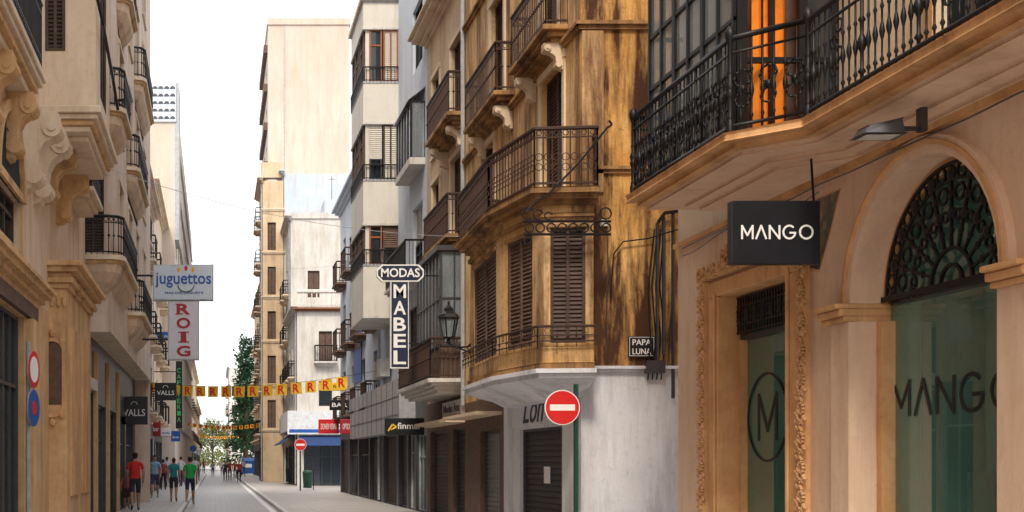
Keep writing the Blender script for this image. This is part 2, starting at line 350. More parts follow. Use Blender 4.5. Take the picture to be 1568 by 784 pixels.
# ------------------------------------------------------------ right corner shop building (arched)
B=Bld('arched_shop_building'); F=FR(6.0)
VT=4.42
arches=[(9.5,11.72),(6.0,8.22)]
sp=3.08; rr=1.11
holes=[(9.5,11.72,.15,sp+rr),(6.0,8.22,.15,sp+rr),(13.04,14.81,.12,3.55)]
hu=sorted({2,16.2,*[h[i] for h in holes for i in(0,1)]}); hv=sorted({0,VT,*[h[i] for h in holes for i in(2,3)]})
for a,b in zip(hu[:-1],hu[1:]):
    for c,d in zip(hv[:-1],hv[1:]):
        if any(h[0]<(a+b)/2<h[1] and h[2]<(c+d)/2<h[3] for h in holes): continue
        quad(B,'walls','peach',F.p(a,0,c),F.p(b,0,c),F.p(b,0,d),F.p(a,0,d))
for a,b in arches:
    uc=(a+b)/2; n=32
    P=[(uc+rr*math.cos(math.pi*i/n),sp+rr*math.sin(math.pi*i/n)) for i in range(n+1)]
    for (x0,y0),(x1,y1) in zip(P[:-1],P[1:]):
        quad(B,'walls','peach',F.p(x0,0,y0),F.p(x1,0,y1),F.p(x1,0,sp+rr),F.p(x0,0,sp+rr))
        quad(B,'arch_reveals','peach',F.p(x0,0,y0),F.p(x1,0,y1),F.p(x1,-.4,y1),F.p(x0,-.4,y0))
    for x in(a,b): quad(B,'arch_reveals','peach',F.p(x,0,.15),F.p(x,-.4,.15),F.p(x,-.4,sp),F.p(x,0,sp))
    arcband(B,'archivolt','peach',F,uc,sp,rr+.003,rr+.07,-.01,.05); arcband(B,'archivolt','peachtrim',F,uc,sp,rr+.07,rr+.11,-.01,.085); arcband(B,'archivolt','peach',F,uc,sp,rr+.11,rr+.15,-.01,.065)
    arcband(B,'archivolt','peachtrim',F,uc,sp,rr-.1,rr-.003,-.34,-.26)
    for x0,x1 in((a-.34,a-.003),(b+.003,b+.34)):
        fbox(B,'pilasters','peach',F,x0,x1,-.05,.06,0,sp-.172)
    for x0,x1 in((a-.44,a+.012),(b-.012,b+.44)):
        for k,(d,h0,h1) in enumerate(((.11,-.17,-.12),(.15,-.12,-.05),(.19,-.05,.0))):
            fbox(B,'imposts','peachtrim',F,x0,x1,-.355,d,sp+h0,sp+h1-.002)
    for x in (a,b):
        s=1 if x==b else -1; e=x-s*.003
        fbox(B,'jamb_trim','peachtrim',F,min(e,x-s*.09),max(e,x-s*.09),-.35,-.2,.15,sp-.175)
    quad(B,'shop_glass','teal',F.p(a,-.33,.15),F.p(b,-.33,.15),F.p(b,-.33,sp+rr),F.p(a,-.33,sp+rr))
    fbox(B,'shopfront_frame','dgrey',F,a+.09,b-.09,-.36,-.28,sp-.03,sp+.03)
    fbox(B,'shopfront_frame','dgrey',F,uc-.55,uc-.53,-.345,-.325,.15,2.55); fbox(B,'shopfront_frame','dgrey',F,a+.09,uc-.53,-.344,-.324,2.55,2.57)
    d=-.25
    ring(B,'fanlight_ironwork','iron',F,uc,sp+.03,d,1.02,.02,28,0,180); ring(B,'fanlight_ironwork','iron',F,uc,sp+.03,d,.88,.012,28,0,180)
    ring(B,'fanlight_ironwork','iron',F,uc,sp+.03,d,.3,.02,14,0,180); ring(B,'fanlight_ironwork','iron',F,uc,sp+.03,d,.16,.02,10,0,180)
    fbox(B,'fanlight_ironwork','iron',F,a+.02,b-.02,d-.02,d+.02,sp+.0,sp+.05)
    for i in range(11):
        an=math.pi*i/10; cx,cy=math.cos(an),math.sin(an)
        tube(B,'fanlight_ironwork','iron',F.p(uc+.3*cx,d,sp+.03+.3*cy),F.p(uc+1.03*cx,d,sp+.03+1.03*cy),.016)
        for q,s in ((.45,.035),(.6,.055),(.76,.045),(.94,.07)):
            blob(B,'fanlight_ironwork','iron',F.p(uc+q*cx,d,sp+.03+q*cy),.02,s,s,6,4)
        if i<10:
            am=math.pi*(i+.5)/10
            for q,s in ((.77,.07),(.95,.065),(.58,.045)):
                ring(B,'fanlight_ironwork','iron',F,uc+q*math.cos(am),sp+.03+q*math.sin(am),d,s,.014,9)
for u0,u1 in ((11.98,12.6),(8.66,9.1)):
    vs=[(u0+.02,4.2),(u1,4.2),(u1,3.55),(u1-.2,3.5),(u0+.2,3.85)]
    if u0<10: vs=[(u0,4.2),(u1,4.2),(u1-.22,3.95),(u0+.05,3.7)]
    loft(B,'mosaic_panels','tile',[[F.p(a,-.01,b) for a,b in vs],[F.p(a,.012,b) for a,b in vs]])
    loft(B,'mosaic_panels','peachtrim',[[F.p(uu,-.01,vv) for uu,vv in vs],[F.p((u0+u1)/2+(uu-(u0+u1)/2)*1.06,.008,3.95+(vv-3.95)*1.06) for uu,vv in vs]])
strokes(B,'glass_lettering','black',F,MANGO,9.85,11.66,2.02,2.33,-.326,.035)
strokes(B,'glass_lettering','black',F,MANGO,6.3,8.1,2.02,2.33,-.326,.035)
dr=.30
for x in(13.04,14.81): quad(B,'door_reveals','peachtrim',F.p(x,0,.12),F.p(x,-dr,.12),F.p(x,-dr,3.55),F.p(x,0,3.55))
quad(B,'door_reveals','peachtrim',F.p(13.04,0,3.55),F.p(13.04,-dr,3.55),F.p(14.81,-dr,3.55),F.p(14.81,0,3.55))
quad(B,'shop_glass','teal',F.p(13.04,-.28,.12),F.p(14.81,-.28,.12),F.p(14.81,-.28,3.55),F.p(13.04,-.28,3.55))
fbox(B,'shopfront_frame','dgrey',F,13.045,14.805,-.3,-.22,3.03,3.09)
for x in(13.043,14.747): fbox(B,'shopfront_frame','peachtrim',F,x,x+.06,-.3,-.2,.12,3.03)
for i in range(25):
    u=13.08+i*1.69/24; tube(B,'transom_grille','iron',F.p(u,-.18,3.09),F.p(u,-.18,3.53),.012)
    if i%3==0: 
        ring(B,'transom_grille','iron',F,u,3.31,-.18,.07,.012,8); blob(B,'transom_grille','iron',F.p(u,-.18,3.31),.015,.035,.12,5,4)
for v in(3.11,3.2,3.42,3.52): tube(B,'transom_grille','iron',F.p(13.05,-.18,v),F.p(14.8,-.18,v),.013)
for u0,u1,d in ((12.78,13.037,.05),(14.813,15.07,.05)):
    fbox(B,'door_surround','peachtrim',F,u0,u1,-.02,d,0,3.55)
for u0,u1 in ((12.60,12.70),(15.15,15.25)):
    fbox(B,'door_surround','peachtrim',F,u0,u1,-.02,.09,0,3.78)
fbox(B,'door_surround','peachtrim',F,12.78,15.07,-.02,.05,3.553,3.74); fbox(B,'door_surround','peachtrim',F,12.6,15.25,-.02,.1,3.783,3.9)
fbox(B,'door_surround','peach',F,12.703,12.777,-.02,.03,0,3.74);fbox(B,'door_surround','peach',F,15.073,15.147,-.02,.03,0,3.74)
fbox(B,'door_surround','peachtrim',F,12.95,13.0,.05,.08,0,3.6); fbox(B,'door_surround','peachtrim',F,14.85,14.9,.05,.08,0,3.6)
# carved acanthus scrolls up the jambs and over the head
for k in range(24):
    z=.35+k*.148; s=1 if k%2 else -1
    for u in(12.62,15.22):
        ring(B,'carved_leaves','peachtrim',F,u+s*.03,z,.1,.05,.022,9,30,320)
        for j in range(3):
            aa=R(40+60*j+(180 if s<0 else 0)); blob(B,'carved_leaves','peachtrim',F.p(u-s*.07-.05*math.cos(aa)*.6,.09,z+.06*math.sin(aa)),.03,.035,.018+.012*j,5,3)
        tube(B,'carved_leaves','peachtrim',F.p(u-s*.04,.095,z-.08),F.p(u+s*.05,.1,z+.06),.018,5)
for k in range(18):
    u=12.62+k*.152; s=1 if k%2 else -1
    ring(B,'carved_leaves','peachtrim',F,u,3.86+s*.02,.11,.05,.022,9,0,300); blob(B,'carved_leaves','peachtrim',F.p(u+.07,.1,3.88-s*.03),.03,.03,.05,6,4)
    if abs(u-13.9)<.8:
        h=.13*math.cos((u-13.9)*1.9); ring(B,'carved_leaves','peachtrim',F,u,3.95+h,.07,.055,.022,9,-60,240); blob(B,'carved_leaves','peachtrim',F.p(u+.07,.06,4.0+h),.03,.035,.06,6,4)
ring(B,'carved_leaves','peachtrim',F,13.9,4.1,.07,.1,.03,12); blob(B,'carved_leaves','peachtrim',F.p(13.9,.06,4.1),.05,.06,.08,8,5)
ring(B,'glass_lettering','black',F,14.2,2.1,-.27,.5,.014,40)
strokes(B,'glass_lettering','black',F,[[(0,0),(0,1),(.5,.2),(1,1),(1,0)]],13.97,14.43,1.85,2.36,-.276,.05)
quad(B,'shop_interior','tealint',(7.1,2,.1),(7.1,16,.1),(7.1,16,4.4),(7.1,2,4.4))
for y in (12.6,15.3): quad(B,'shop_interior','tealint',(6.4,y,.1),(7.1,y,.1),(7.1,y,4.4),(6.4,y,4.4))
quad(B,'shop_interior','pave',(6.41,2,.1),(7.1,2,.1),(7.1,16,.1),(6.41,16,.1))
for y in (10.0,10.9): box(B,'shop_interior','greysh',6.8,7.05,y,y+.4,.1,1.5)
box(B,'shop_interior','dark',6.95,7.08,11.5,12.3,.1,3.3); box(B,'shop_interior','dark',6.95,7.08,13.3,13.8,.1,2.6)
fbox(B,'wall_cornice','peachtrim',F,2,16.2,-.02,.07,4.345,4.40)
def boff(k): return [(6.0,2),(5.3+k,2),(5.3+k,11.27+k*.4),(4.8+k,11.77+k*.4),(4.8+k,14.6-k),(6.0,14.6-k)]
z=4.40
for k,h,mt in ((.62,.05,'peach'),(.5,.05,'peach'),(.2,.05,'peach'),(.1,.06,'peachtrim'),(.0,.08,'peachtrim')):
    prism(B,'balcony_slab',mt,boff(k),z+.001,z+h); z+=h
ZB=z
rail(B,'iron',[(5.36,2.0),(5.36,11.3),(4.86,11.8),(4.86,14.53),(5.95,14.53)],ZB,.9,.105,.012,3,'balcony_railing')
for (x,y) in((5.36,11.3),(4.86,11.8),(4.86,14.53)):
    revolve(B,'balcony_railing','iron',(x,y,ZB),[(.04,0),(.04,.1),(.025,.14),(.03,.4),(.045,.45),(.025,.5),(.025,.85),(.045,.9),(.05,.95),(.03,1.0),(0,1.03)],8)
for p0,p1 in (((4.86,11.8),(4.86,14.53)),((5.36,11.3),(4.86,11.8)),((5.36,5),(5.36,11.3))):
    a=Vector((*p0,0));b=Vector((*p1,0));L=(b-a).length;U=(b-a)/L;G=Fr(a,U,U.cross(Z));n=int(L/.21)
    for i in range(n):
        u=(i+.5)*L/n
        if p0==(5.36,5):
            if i%8!=3: continue
            for v,du in ((.3,.04),(.42,-.04),(.54,.04),(.66,-.04)): ring(B,'balcony_railing','iron',G,u+du,ZB+v,0,.055,.011,8)
            continue
        ring(B,'balcony_railing','iron',G,u,ZB+.5,0,.08,.012,8); ring(B,'balcony_railing','iron',G,u,ZB+.3,0,.07,.012,8)
        blob(B,'balcony_railing','iron',G.p(u,0,ZB+.4),.03,.045,.045,5,3)
UW=[(9.2,10.4,4.75,7.6,'gl','iron','iron'),(6.2,7.4,4.75,7.6,'gl','iron','iron')]
facade(B,F,2,16.2,VT-.01,12,'cream',UW,trim='peachtrim')
shell(B,6.0,14,2,16.2,12,'peach',near=True)
cornice(B,F,2,16.2,12,[(.1,.15),(.3,.15),(.5,.15)],'peachtrim')
def gallery(B,pts,z0,z1,fm,gm,sp=.42,vs=.55):
    for (x0,y0),(x1,y1) in zip(pts[:-1],pts[1:]):
        a=Vector((x0,y0,0));b=Vector((x1,y1,0));L=(b-a).length;U=(b-a)/L;G=Fr(a,U,U.cross(Z))
        n=max(1,round(L/sp)); quad(B,'gallery_glass',gm,G.p(0,0,z0),G.p(L,0,z0),G.p(L,0,z1),G.p(0,0,z1))
        for i in range(n+1):
            w=.035 if i%2==0 else .018
            fbox(B,'gallery_frame',fm,G,max(0,L*i/n-w),min(L,L*i/n+w),-.03,.03,z0,z1)
        k=int((z1-z0)/vs)
        for j in range(k+1):
            v=z0+j*(z1-z0)/k; fbox(B,'gallery_frame',fm,G,0,L,-.025,.024,v-.02,v+.02)
gallery(B,[(5.02,14.42),(5.02,12.05)],ZB,10,'iron','clear')
gallery(B,[(6.0,14.42),(5.02,14.42)],ZB,10,'iron','clear')
# end of gallery: glazed doors showing the lit room and its curtains
K=FN(12.05)
for a,b in((5.02,5.12),(5.34,5.38),(5.62,5.7),(5.93,6.0)): fbox(B,'gallery_frame','iron',K,a,b,-.03,.03,ZB,10)
for v in(ZB+.02,ZB+.75,ZB+1.6,ZB+2.5,ZB+3.3): fbox(B,'gallery_frame','iron',K,5.09,5.93,-.028,.026,v,v+.05)
quad(B,'gallery_glass','glass',K.p(5.62,-.01,ZB),K.p(6.0,-.01,ZB),K.p(6.0,-.01,10),K.p(5.62,-.01,10))
for i in (1,2,3,5): 
    x=5.12+i*.115; loft(B,'gallery_curtains','orange',[[Vector((x,12.2,zz)),Vector((x+.045,12.14,zz)),Vector((x+.09,12.2,zz)),Vector((x+.045,12.23,zz))] for zz in(ZB+.05,9.5)])
quad(B,'gallery_back','brownsh2',(5.04,12.42,ZB),(5.98,12.42,ZB),(5.98,12.42,9.9),(5.04,12.42,9.9))
box(B,'gallery_roof','peach',4.95,6.0,12.0,14.5,10,10.2)
quad(B,'gallery_curtains','curtain',(5.35,12.6,ZB),(5.35,14.3,ZB),(5.35,14.3,9.9),(5.35,12.6,9.9))
B.done(bevel={'imposts':.012,'door_surround':.012,'balcony_slab':.018,'shopfront_frame':.004},smooth=('carved_leaves','balcony_railing'))

B=Bld('hanging_shop_sign'); y=11.6; G=FN(y)
box(B,'panel','black',XX(1120,y),XX(1256,y),y,y+.1,3.43,4.02)
strokes(B,'lettering','wpaint',G,MANGO,XX(1136,y),XX(1244,y),3.665,3.785,.001,.017)
tube(B,'bracket','iron',(XX(1250,y),y+.05,4.02),(XX(1246,y),y+.05,4.42),.012,6)
B.done(bevel={'panel':.008})
B=Bld('floodlight'); 
loft(B,'housing','dgrey',[[Vector((5.22,10.05,4.24)),Vector((5.52,9.97,4.22)),Vector((5.52,10.2,4.22)),Vector((5.22,10.28,4.24))],[Vector((5.27,10.08,4.31)),Vector((5.5,10.0,4.35)),Vector((5.5,10.17,4.35)),Vector((5.27,10.24,4.31))]])
quad(B,'lens','plastic',(5.25,10.07,4.232),(5.49,10.0,4.216),(5.49,10.18,4.216),(5.25,10.25,4.232))
box(B,'arm','dgrey',5.5,5.72,10.07,10.11,4.27,4.3); box(B,'arm','dgrey',5.68,5.73,10.05,10.13,4.26,4.45); B.done(bevel={'housing':.01})
B=Bld('facade_cable')
path(B,'cable','dgrey',[(5.91,2+i*.6,4.31-.02*abs(math.sin(i*1.3))) for i in range(24)],.008)
path(B,'cable','dgrey',[(5.94,12.3+i*.3,4.25-.05*math.sin(i*.7)) for i in range(13)],.006); B.done()

# ------------------------------------------------------------ ochre corner building with bay
B=Bld('ochre_corner_building'); X=5.85; F=FR(X); Y0,Y1=20.0,29.3; H=15.5
facade(B,F,Y0,25.35,0,2.95,'whitepaint',[(21.1,24.0,.12,2.2,'roll','dgrey','darksh')],rd=.15)
facade(B,F,25.35,Y1,0,2.95,'brownsh2',[(25.7,27.6,.12,2.25,'roll','dgrey','greysh')],rd=.2)
fbox(B,'shop_fascia','whitepaint',F,20.9,24.9,0,.06,2.25,2.85)
text(B,'shop_fascia','navy','Loh',F,22.0,23.5,2.3,2.84,.062,.0,.01,.4)
fbox(B,'notice','wpaint',F,22.2,22.6,-.1,-.09,1.2,1.5)
W2=[(21.0,22.4,6.0,8.35,'sh','brownsh','brownsh'),(26.2,27.4,6.0,8.35,'sh','brownsh','brownsh'),
    (21.3,22.5,8.9,11.2,'sh','brownsh','brownsh2'),(25.3,26.5,8.9,11.2,'sh','brownsh','brownsh'),
    (21.3,22.5,12.2,14.2,'sh','brownsh','brownsh'),(25.3,26.5,12.2,14.2,'sh','brownsh','brownsh')]
facade(B,F,Y0,Y1,2.95,H,'yellow2',W2,trim='cream',tw=.14)
G=FN(Y0)
facade(B,G,X,12,0,3.05,'whitepaint',[]) ; facade(B,G,X,12,3.05,H,'yellow',[(7.6,8.6,6.4,8.4,'sh','brownsh','brownsh')])
shell(B,X,12,Y0,Y1,H,'yellow',near=False)
for FF_,a,b in((F,Y0,Y1),(G,X,12)):
    cornice(B,FF_,a,b,8.5,[(.05,.07),(.1,.06)],'ochredk','string_courses'); cornice(B,FF_,a,b,11.6,[(.05,.07),(.1,.06)],'ochredk','string_courses')
    cornice(B,FF_,a,b,H,[(.1,.15),(.25,.12),(.45,.15)],'ochredk')
cornice(B,G,6.1,12,3.02,[(.05,.05),(.1,.05)],'whitepaint','string_courses')
cornice(B,G,6.1,12,6.2,[(.04,.06),(.08,.05)],'ochredk','string_courses')
fbox(B,'quoins','yellow2',G,X+.01,X+.35,0,.04,5.9,8.48)
bay=[(X,25.0),(4.95,24.2),(4.85,21.3),(5.15,19.6),(5.9,19.5),(6.0,20.0)]
def sc(poly,k): 
    out=[]
    for x,y in poly:
        if abs(x-X)<.2 and (y>24.9): out.append((X,y+k*1.2)); continue
        out.append((x-(k if x<5.5 else 0), y+(k if y>23 else (-k if y<20.3 else 0)) ))
    return out
def bayz(k,z0,z1,m,p): prism(B,p,m,sc(bay,k),z0+.001,z1)
lay=[]
for k,z in ((-.5,2.62),(-.35,2.72),(-.12,2.8),(.02,2.86),(.1,2.9),(.1,2.97)): lay.append([Vector((x,y,z)) for x,y in sc(bay,k)])
loft(B,'bay_base','whitepaint',lay)
bayz(.16,2.97,3.04,'whitepaint','bay_base'); bayz(.06,3.04,3.14,'ochredk','bay_mouldings'); bayz(.03,3.14,3.4,'yellow2','bay_mouldings')
bayz(.05,5.42,5.48,'ochredk','bay_mouldings'); bayz(.02,5.48,5.6,'yellow2','bay_mouldings'); bayz(.1,5.6,5.67,'ochredk','bay_mouldings'); bayz(.2,5.67,5.75,'ochredk','bay_mouldings'); bayz(.27,5.75,5.84,'ochredk','bay_mouldings')
for (a,b),m in zip(list(zip(bay[:-1],bay[1:])),(0,1,1,1,0)):
    p0=Vector((*a,0));p1=Vector((*b,0));L=(p1-p0).length;U=(p1-p0)/L;nn=U.cross(Z)
    if nn.dot(Vector((5.0-6,21-22.5,0)))<0: nn=-nn
    K=Fr(p0,U,nn)
    wins=[]
    if m:
        if L>2.2: wins=[(.35,L-.35,3.45,5.25,'sh','brownsh2','brownsh2')]
        elif L>1: wins=[(.3,L-.42,3.45,5.25,'sh','brownsh2','brownsh2')]
        else: wins=[(.1,L-.12,3.45,5.25,'sh','brownsh','brownsh')]
    facade(B,K,0,L,3.4,5.42,'yellow2',wins,rd=.1,part='bay_walls')
    for w in wins: fbox(B,'bay_mouldings','ochredk',K,w[0]-.05,w[1]+.05,0,.04,5.255,5.31)
pts=[(x,y) for x,y in sc(bay,.2)]
rail(B,'ironbr',[(X,pts[1][1]+.5),pts[1],pts[2],pts[3],pts[4],(6.05,20.0)],5.84,.92,.13,.013,4)
pts=[(x,y) for x,y in sc(bay,.13)]
rail(B,'ironbr',pts[1:5],3.4,.3,.3,.009,1,'window_guard')
balcony(B,F,20.7,23.2,8.85,.42,'ironbr','ochredk',.95,.12,.012,1); balcony(B,F,24.4,27.4,8.85,.42,'ironbr','ochredk',.95,.12,.012,1)
balcony(B,F,20.7,23.2,12.15,.42,'ironbr','ochredk',.95,.12,.012,0); balcony(B,F,24.4,27.4,12.15,.42,'ironbr','ochredk',.95,.12,.012,0)
for u in (20.9,22.8,24.6,27.0): corbel(B,F,u,u+.16,8.6,.36,.45,'cream')
Kb=FN(19.28)
for v in(5.1,5.3): tube(B,'iron_bracket','iron',Kb.p(4.75,0,v),Kb.p(6.1,0,v),.02,6)
for i in range(8): ring(B,'iron_bracket','iron',Kb,4.84+i*.17,5.2,0,.07,.014,9)
for i in range(3): ring(B,'iron_bracket','iron',Kb,4.82+i*.16,5.42-i*.02,0,.09-.015*i,.014,9,20,300)
ring(B,'iron_bracket','iron',Kb,6.02,5.42,0,.09,.014,9); ring(B,'iron_bracket','iron',Kb,4.82,5.0,0,.06,.014,9)
path(B,'iron_bracket','iron',[(4.8,19.28,5.45),(4.95,19.26,5.62),(5.1,19.25,5.68),(5.6,19.22,6.2),(6.02,19.22,6.72),(6.1,19.22,6.78),(6.05,19.22,6.84)],.018)
for x,z0,z1 in ((7.05,3.1,5.4),(7.15,3.3,5.5),(7.3,2.6,5.6)): tube(B,'downpipes','dgrey',(x,19.93,z0),(x,19.93,z1),.03,6)
path(B,'downpipes','iron',[(7.05,19.9,5.4),(7.15,19.88,5.55),(7.5,19.9,5.6),(8,19.9,5.62)],.03); path(B,'cables','iron',[(6.3,19.94,4.2),(6.35,19.93,4.9),(6.5,19.92,5.1),(6.9,19.92,5.15),(7.4,19.9,5.3)],.012)
for k in range(4): path(B,'cables','iron',[(6.9+k*.07,19.94,2.9),(6.94+k*.08,19.93,3.6),(6.9+k*.06,19.93,4.4),(7.0+k*.05,19.93,5.3)],.012)
path(B,'cables','dgrey',[(6.25,19.94,5.35),(6.27,19.94,4.6),(6.24,19.94,3.9),(6.26,19.94,3.2)],.008)
box(B,'junction_box','dgrey',6.85,7.15,19.85,19.97,3.0,3.2); box(B,'junction_box','plastic',6.15,6.25,19.9,19.98,5.35,5.45)
tube(B,'downpipes','grey',(5.78,29.2,2.9),(5.78,29.2,H),.05,8)
B.done(bevel={'bay_mouldings':.012,'balcony_slabs':.012})
B=Bld('street_name_plate'); y=19.97
a,b=XX(961,20),XX(1001,20)
box(B,'plate','black',a,b,y-.02,y+.01,ZZ(547,20),ZZ(515,20)); G=FN(y-.02)
fbox(B,'plate','wpaint',G,a+.012,b-.012,0,.0015,ZZ(546,20)+.005,ZZ(516,20)-.005); fbox(B,'plate','black',G,a+.02,b-.02,0,.003,ZZ(546,20)+.013,ZZ(516,20)-.013)
for k,(z0,z1) in {'PAPA':(ZZ(529,20),ZZ(520,20)),'LUNA':(ZZ(543,20),ZZ(534,20))}.items(): text(B,'lettering','wpaint',k,G,a+.06,b-.06,z0,z1,.004,.01,.003)
B.done()
def noentry(x,y,z,r,name='no_entry_sign',pole=None,ptop=None):
    B=Bld(name); G=FN(y)
    def disc(m,r,d0,d1):
        n=28; L=[[G.p(x+r*math.cos(2*math.pi*i/n),d,z+r*math.sin(2*math.pi*i/n)) for i in range(n)] for d in(d0,d1)]; loft(B,'disc',m,L)
    disc('grey',r,-.03,0); disc('wpaint',r*.98,0,.004); disc('red',r*.93,.004,.008)
    fbox(B,'bar','wpaint',G,x-r*.7,x+r*.7,.008,.011,z-r*.17,z+r*.17)
    px=x if pole is None else pole
    tube(B,'pole','gpole',(px,y+.07,.12),(px,y+.07,ptop or z+r),.04,10)
    box(B,'clamp','grey',min(x,px)-.02,max(x,px)+.02,y+.02,y+.06,z-.03,z+.03)
    B.done()
noentry(XX(861,19.2),19.2,ZZ(624,19.2),.275,pole=XX(884,19.2),ptop=ZZ(588,19.2))
noentry(XX(460,62),62,ZZ(681,62),.3)
B=Bld('street_lantern'); y=27.0; x=XX(687,y); z=ZZ(497,y)
revolve(B,'lantern_frame','iron',(x,y,z),[(.03,-.42),(.06,-.38),(.03,-.33),(.12,-.3),(.13,-.27)],6)
revolve(B,'lantern_glass','clear',(x,y,z),[(.11,-.27),(.19,.12)],6)
for i in range(6):
    t=2*math.pi*i/6; tube(B,'lantern_frame','iron',(x+.12*math.cos(t),y+.12*math.sin(t),z-.27),(x+.2*math.cos(t),y+.2*math.sin(t),z+.12),.018)
revolve(B,'lantern_frame','iron',(x,y,z),[(.2,.12),(.25,.14),(.2,.22),(.1,.29),(.1,.35),(.05,.4),(.02,.44),(.03,.48),(0,.52)],6)
path(B,'bracket','iron',[(x,y,z-.4),(x+.15,y,z-.5),(x+.4,y,z-.48),(5.9,y,z-.3)],.022); path(B,'bracket','iron',[(5.85,y,z-.75),(x+.45,y,z-.6),(x+.2,y,z-.5)],.018)
ring(B,'bracket','iron',FN(y),5.55,z-.5,0,.1,.014,10); box(B,'bracket','iron',5.82,5.86,y-.06,y+.06,z-.85,z-.2)
B.done()

# ------------------------------------------------------------ narrow ochre building
B=Bld('narrow_ochre_building'); F=FR(6.0); Y0,Y1=29.3,35.4; H=13.4
facade(B,F,Y0,Y1,0,3.2,'brownsh2',[(29.6,31.6,.12,2.4,'roll','dgrey','darksh'),(32.2,34.9,.12,2.4,'roll','dgrey','darksh')])
facade(B,F,Y0,Y1,3.2,H,'ochrepale',[(30.4,31.8,7.05,9.2,'sh','brownsh','brownsh2'),(30.4,31.8,9.95,12.1,'sh','brownsh','brownsh2'),(33.4,34.5,7.05,9.2,'sh','brownsh','brownsh'),(33.4,34.5,9.95,12.1,'sh','brownsh','brownsh')],trim='cream')
shell(B,6.0,12,Y0,Y1,H,'ochrepale')
cornice(B,F,Y0,Y1,H-.1,[(.08,.1),(.2,.1),(.4,.12),(.5,.08)],'cream')
balcony(B,F,29.6,32.7,9.9,.52,'ironbr','ochredk',.95,.12,.013,1,3); balcony(B,F,29.6,33.0,7.0,.55,'ironbr','ochredk',.95,.12,.013,1,3)
for u in(30,32.2): corbel(B,F,u,u+.18,9.65,.45,.5,'cream')
gallery(B,[(5.35,33.0),(5.35,29.7)],4.35,6.6,'dgrey','clear',.5,.8); gallery(B,[(5.35,29.7),(6,29.7)],4.35,6.6,'dgrey','clear',.33,.8)
box(B,'gallery_roof','dgrey',5.25,6,29.6,33.1,6.6,6.72); box(B,'gallery_back','dark',5.8,5.9,29.8,33,4.35,6.6)
box(B,'gallery_base','brownsh2',5.35,6,29.7,33.0,3.55,4.33)
balcony(B,F,28.2+1.15,34.4,3.55,1.0,'ironbr','white',.95,.11,.014,1,3)
fbox(B,'canopy','cream',FR(5.85),25.5,29.2,0,.55,2.55,2.62); fbox(B,'canopy','cream',F,29.35,34.9,0,.6,2.52,2.6)
fbox(B,'shop_sign','wpaint',F,30,32.5,.0,.1,2.75,3.1); text(B,'shop_sign','navy','Modas Ana',F,30.2,32.3,2.82,3.03,.102,.01)
tube(B,'chimney','roof',(8,33,H),(8,33,H+1.4),.2,8)
B.done(bevel={'cornice':.02})
B=Bld('vertical_shop_sign'); y=30.0; G=FN(y)
a,b=XX(577,y),XX(649,y); z0,z1=ZZ(431,y),ZZ(405,y); ch=.12
pl=[(a+ch,z0),(b-ch,z0),(b,z0+ch),(b,z1-ch),(b-ch,z1),(a+ch,z1),(a,z1-ch),(a,z0+ch)]
loft(B,'top_panel','wpaint',[[G.p(u,d,v) for u,v in pl] for d in(-.12,0)])
pi=[(u+(.03 if u<(a+b)/2 else -.03),v+(.03 if v<(z0+z1)/2 else -.03)) for u,v in pl]
loft(B,'top_panel','navy',[[G.p(u,d,v) for u,v in pi] for d in(-.0,.006)])
text(B,'lettering','wpaint','MODAS',G,a+.1,b-.1,z0+.1,z1-.09,.008,.02)
a,b=XX(598,y),XX(626,y); zb=ZZ(564,y)
box(B,'shaft','wpaint',a,b,y,y+.14,zb,z0-.003); fbox(B,'shaft','navy',G,a+.02,b-.02,0,.006,zb+.03,z0-.01)
hh=(z0-.05-zb-.05)/5
for i,c in enumerate('MABEL'):
    v1=z0-.05-i*hh; text(B,'lettering','wpaint',c,G,a+.07,b-.07,v1-hh*.88,v1-.02,.008,.02)
for v in(z0+.15,zb+.6): tube(B,'bracket','iron',(b,y+.07,v),(6.0,y+.07,v),.02,6)
B.done()

# ------------------------------------------------------------ modern building with projecting bay
B=Bld('modern_bay_building'); F=FR(6.0); Y0,Y1=35.4,45.0; H=19
facade(B,F,Y0,Y1,0,4.2,'dgrey',[(35.6,37.4,.12,2.4,'gl','grey','dark'),(37.7,38.9,.12,2.6,'gl','grey','dark'),(39.2,41,.12,2.5,'roll','dgrey','darksh'),(41.4,44.6,.12,2.5,'roll','dgrey','brownsh')])
facade(B,F,Y0,Y1,4.2,H,'whiteblue',[(36.2,38.0,7.1,9.2,'half','iron','panel'),(36.2,38.0,10.2,12.2,'gl','iron','panel'),(36.2,38.0,13.3,15.2,'gl','iron','panel'),(36.2,39.0,4.6,6.3,'sh','brownsh','brownsh')],trim=None)
shell(B,6.0,13,Y0,Y1,H,'whiteblue')
balcony(B,F,35.8,40.0,7.0,.6,'iron','white',.95,.12,.013,0,1)
gallery(B,[(5.6,38.5),(5.6,35.8)],10.3,11.9,'iron','clear',.6,.8); gallery(B,[(5.6,35.8),(6,35.8)],10.3,11.9,'iron','clear',.3,.8)
fbox(B,'gallery_base','white',F,35.75,38.6,0,.45,10.1,10.3)
loft(B,'gallery_roof','grey',[[Vector(v) for v in ((6,35.7,12.3),(5.5,35.7,11.92),(5.5,38.6,11.92),(6,38.6,12.3))],[Vector(v) for v in ((6,35.7,12.35),(5.5,35.7,11.97),(5.5,38.6,11.97),(6,38.6,12.35))]])
bx0,by0,by1=4.85,41.0,44.6
zs=[6.3,8.05,9.34,10.84,12.66,14.05,15.77,16.7]
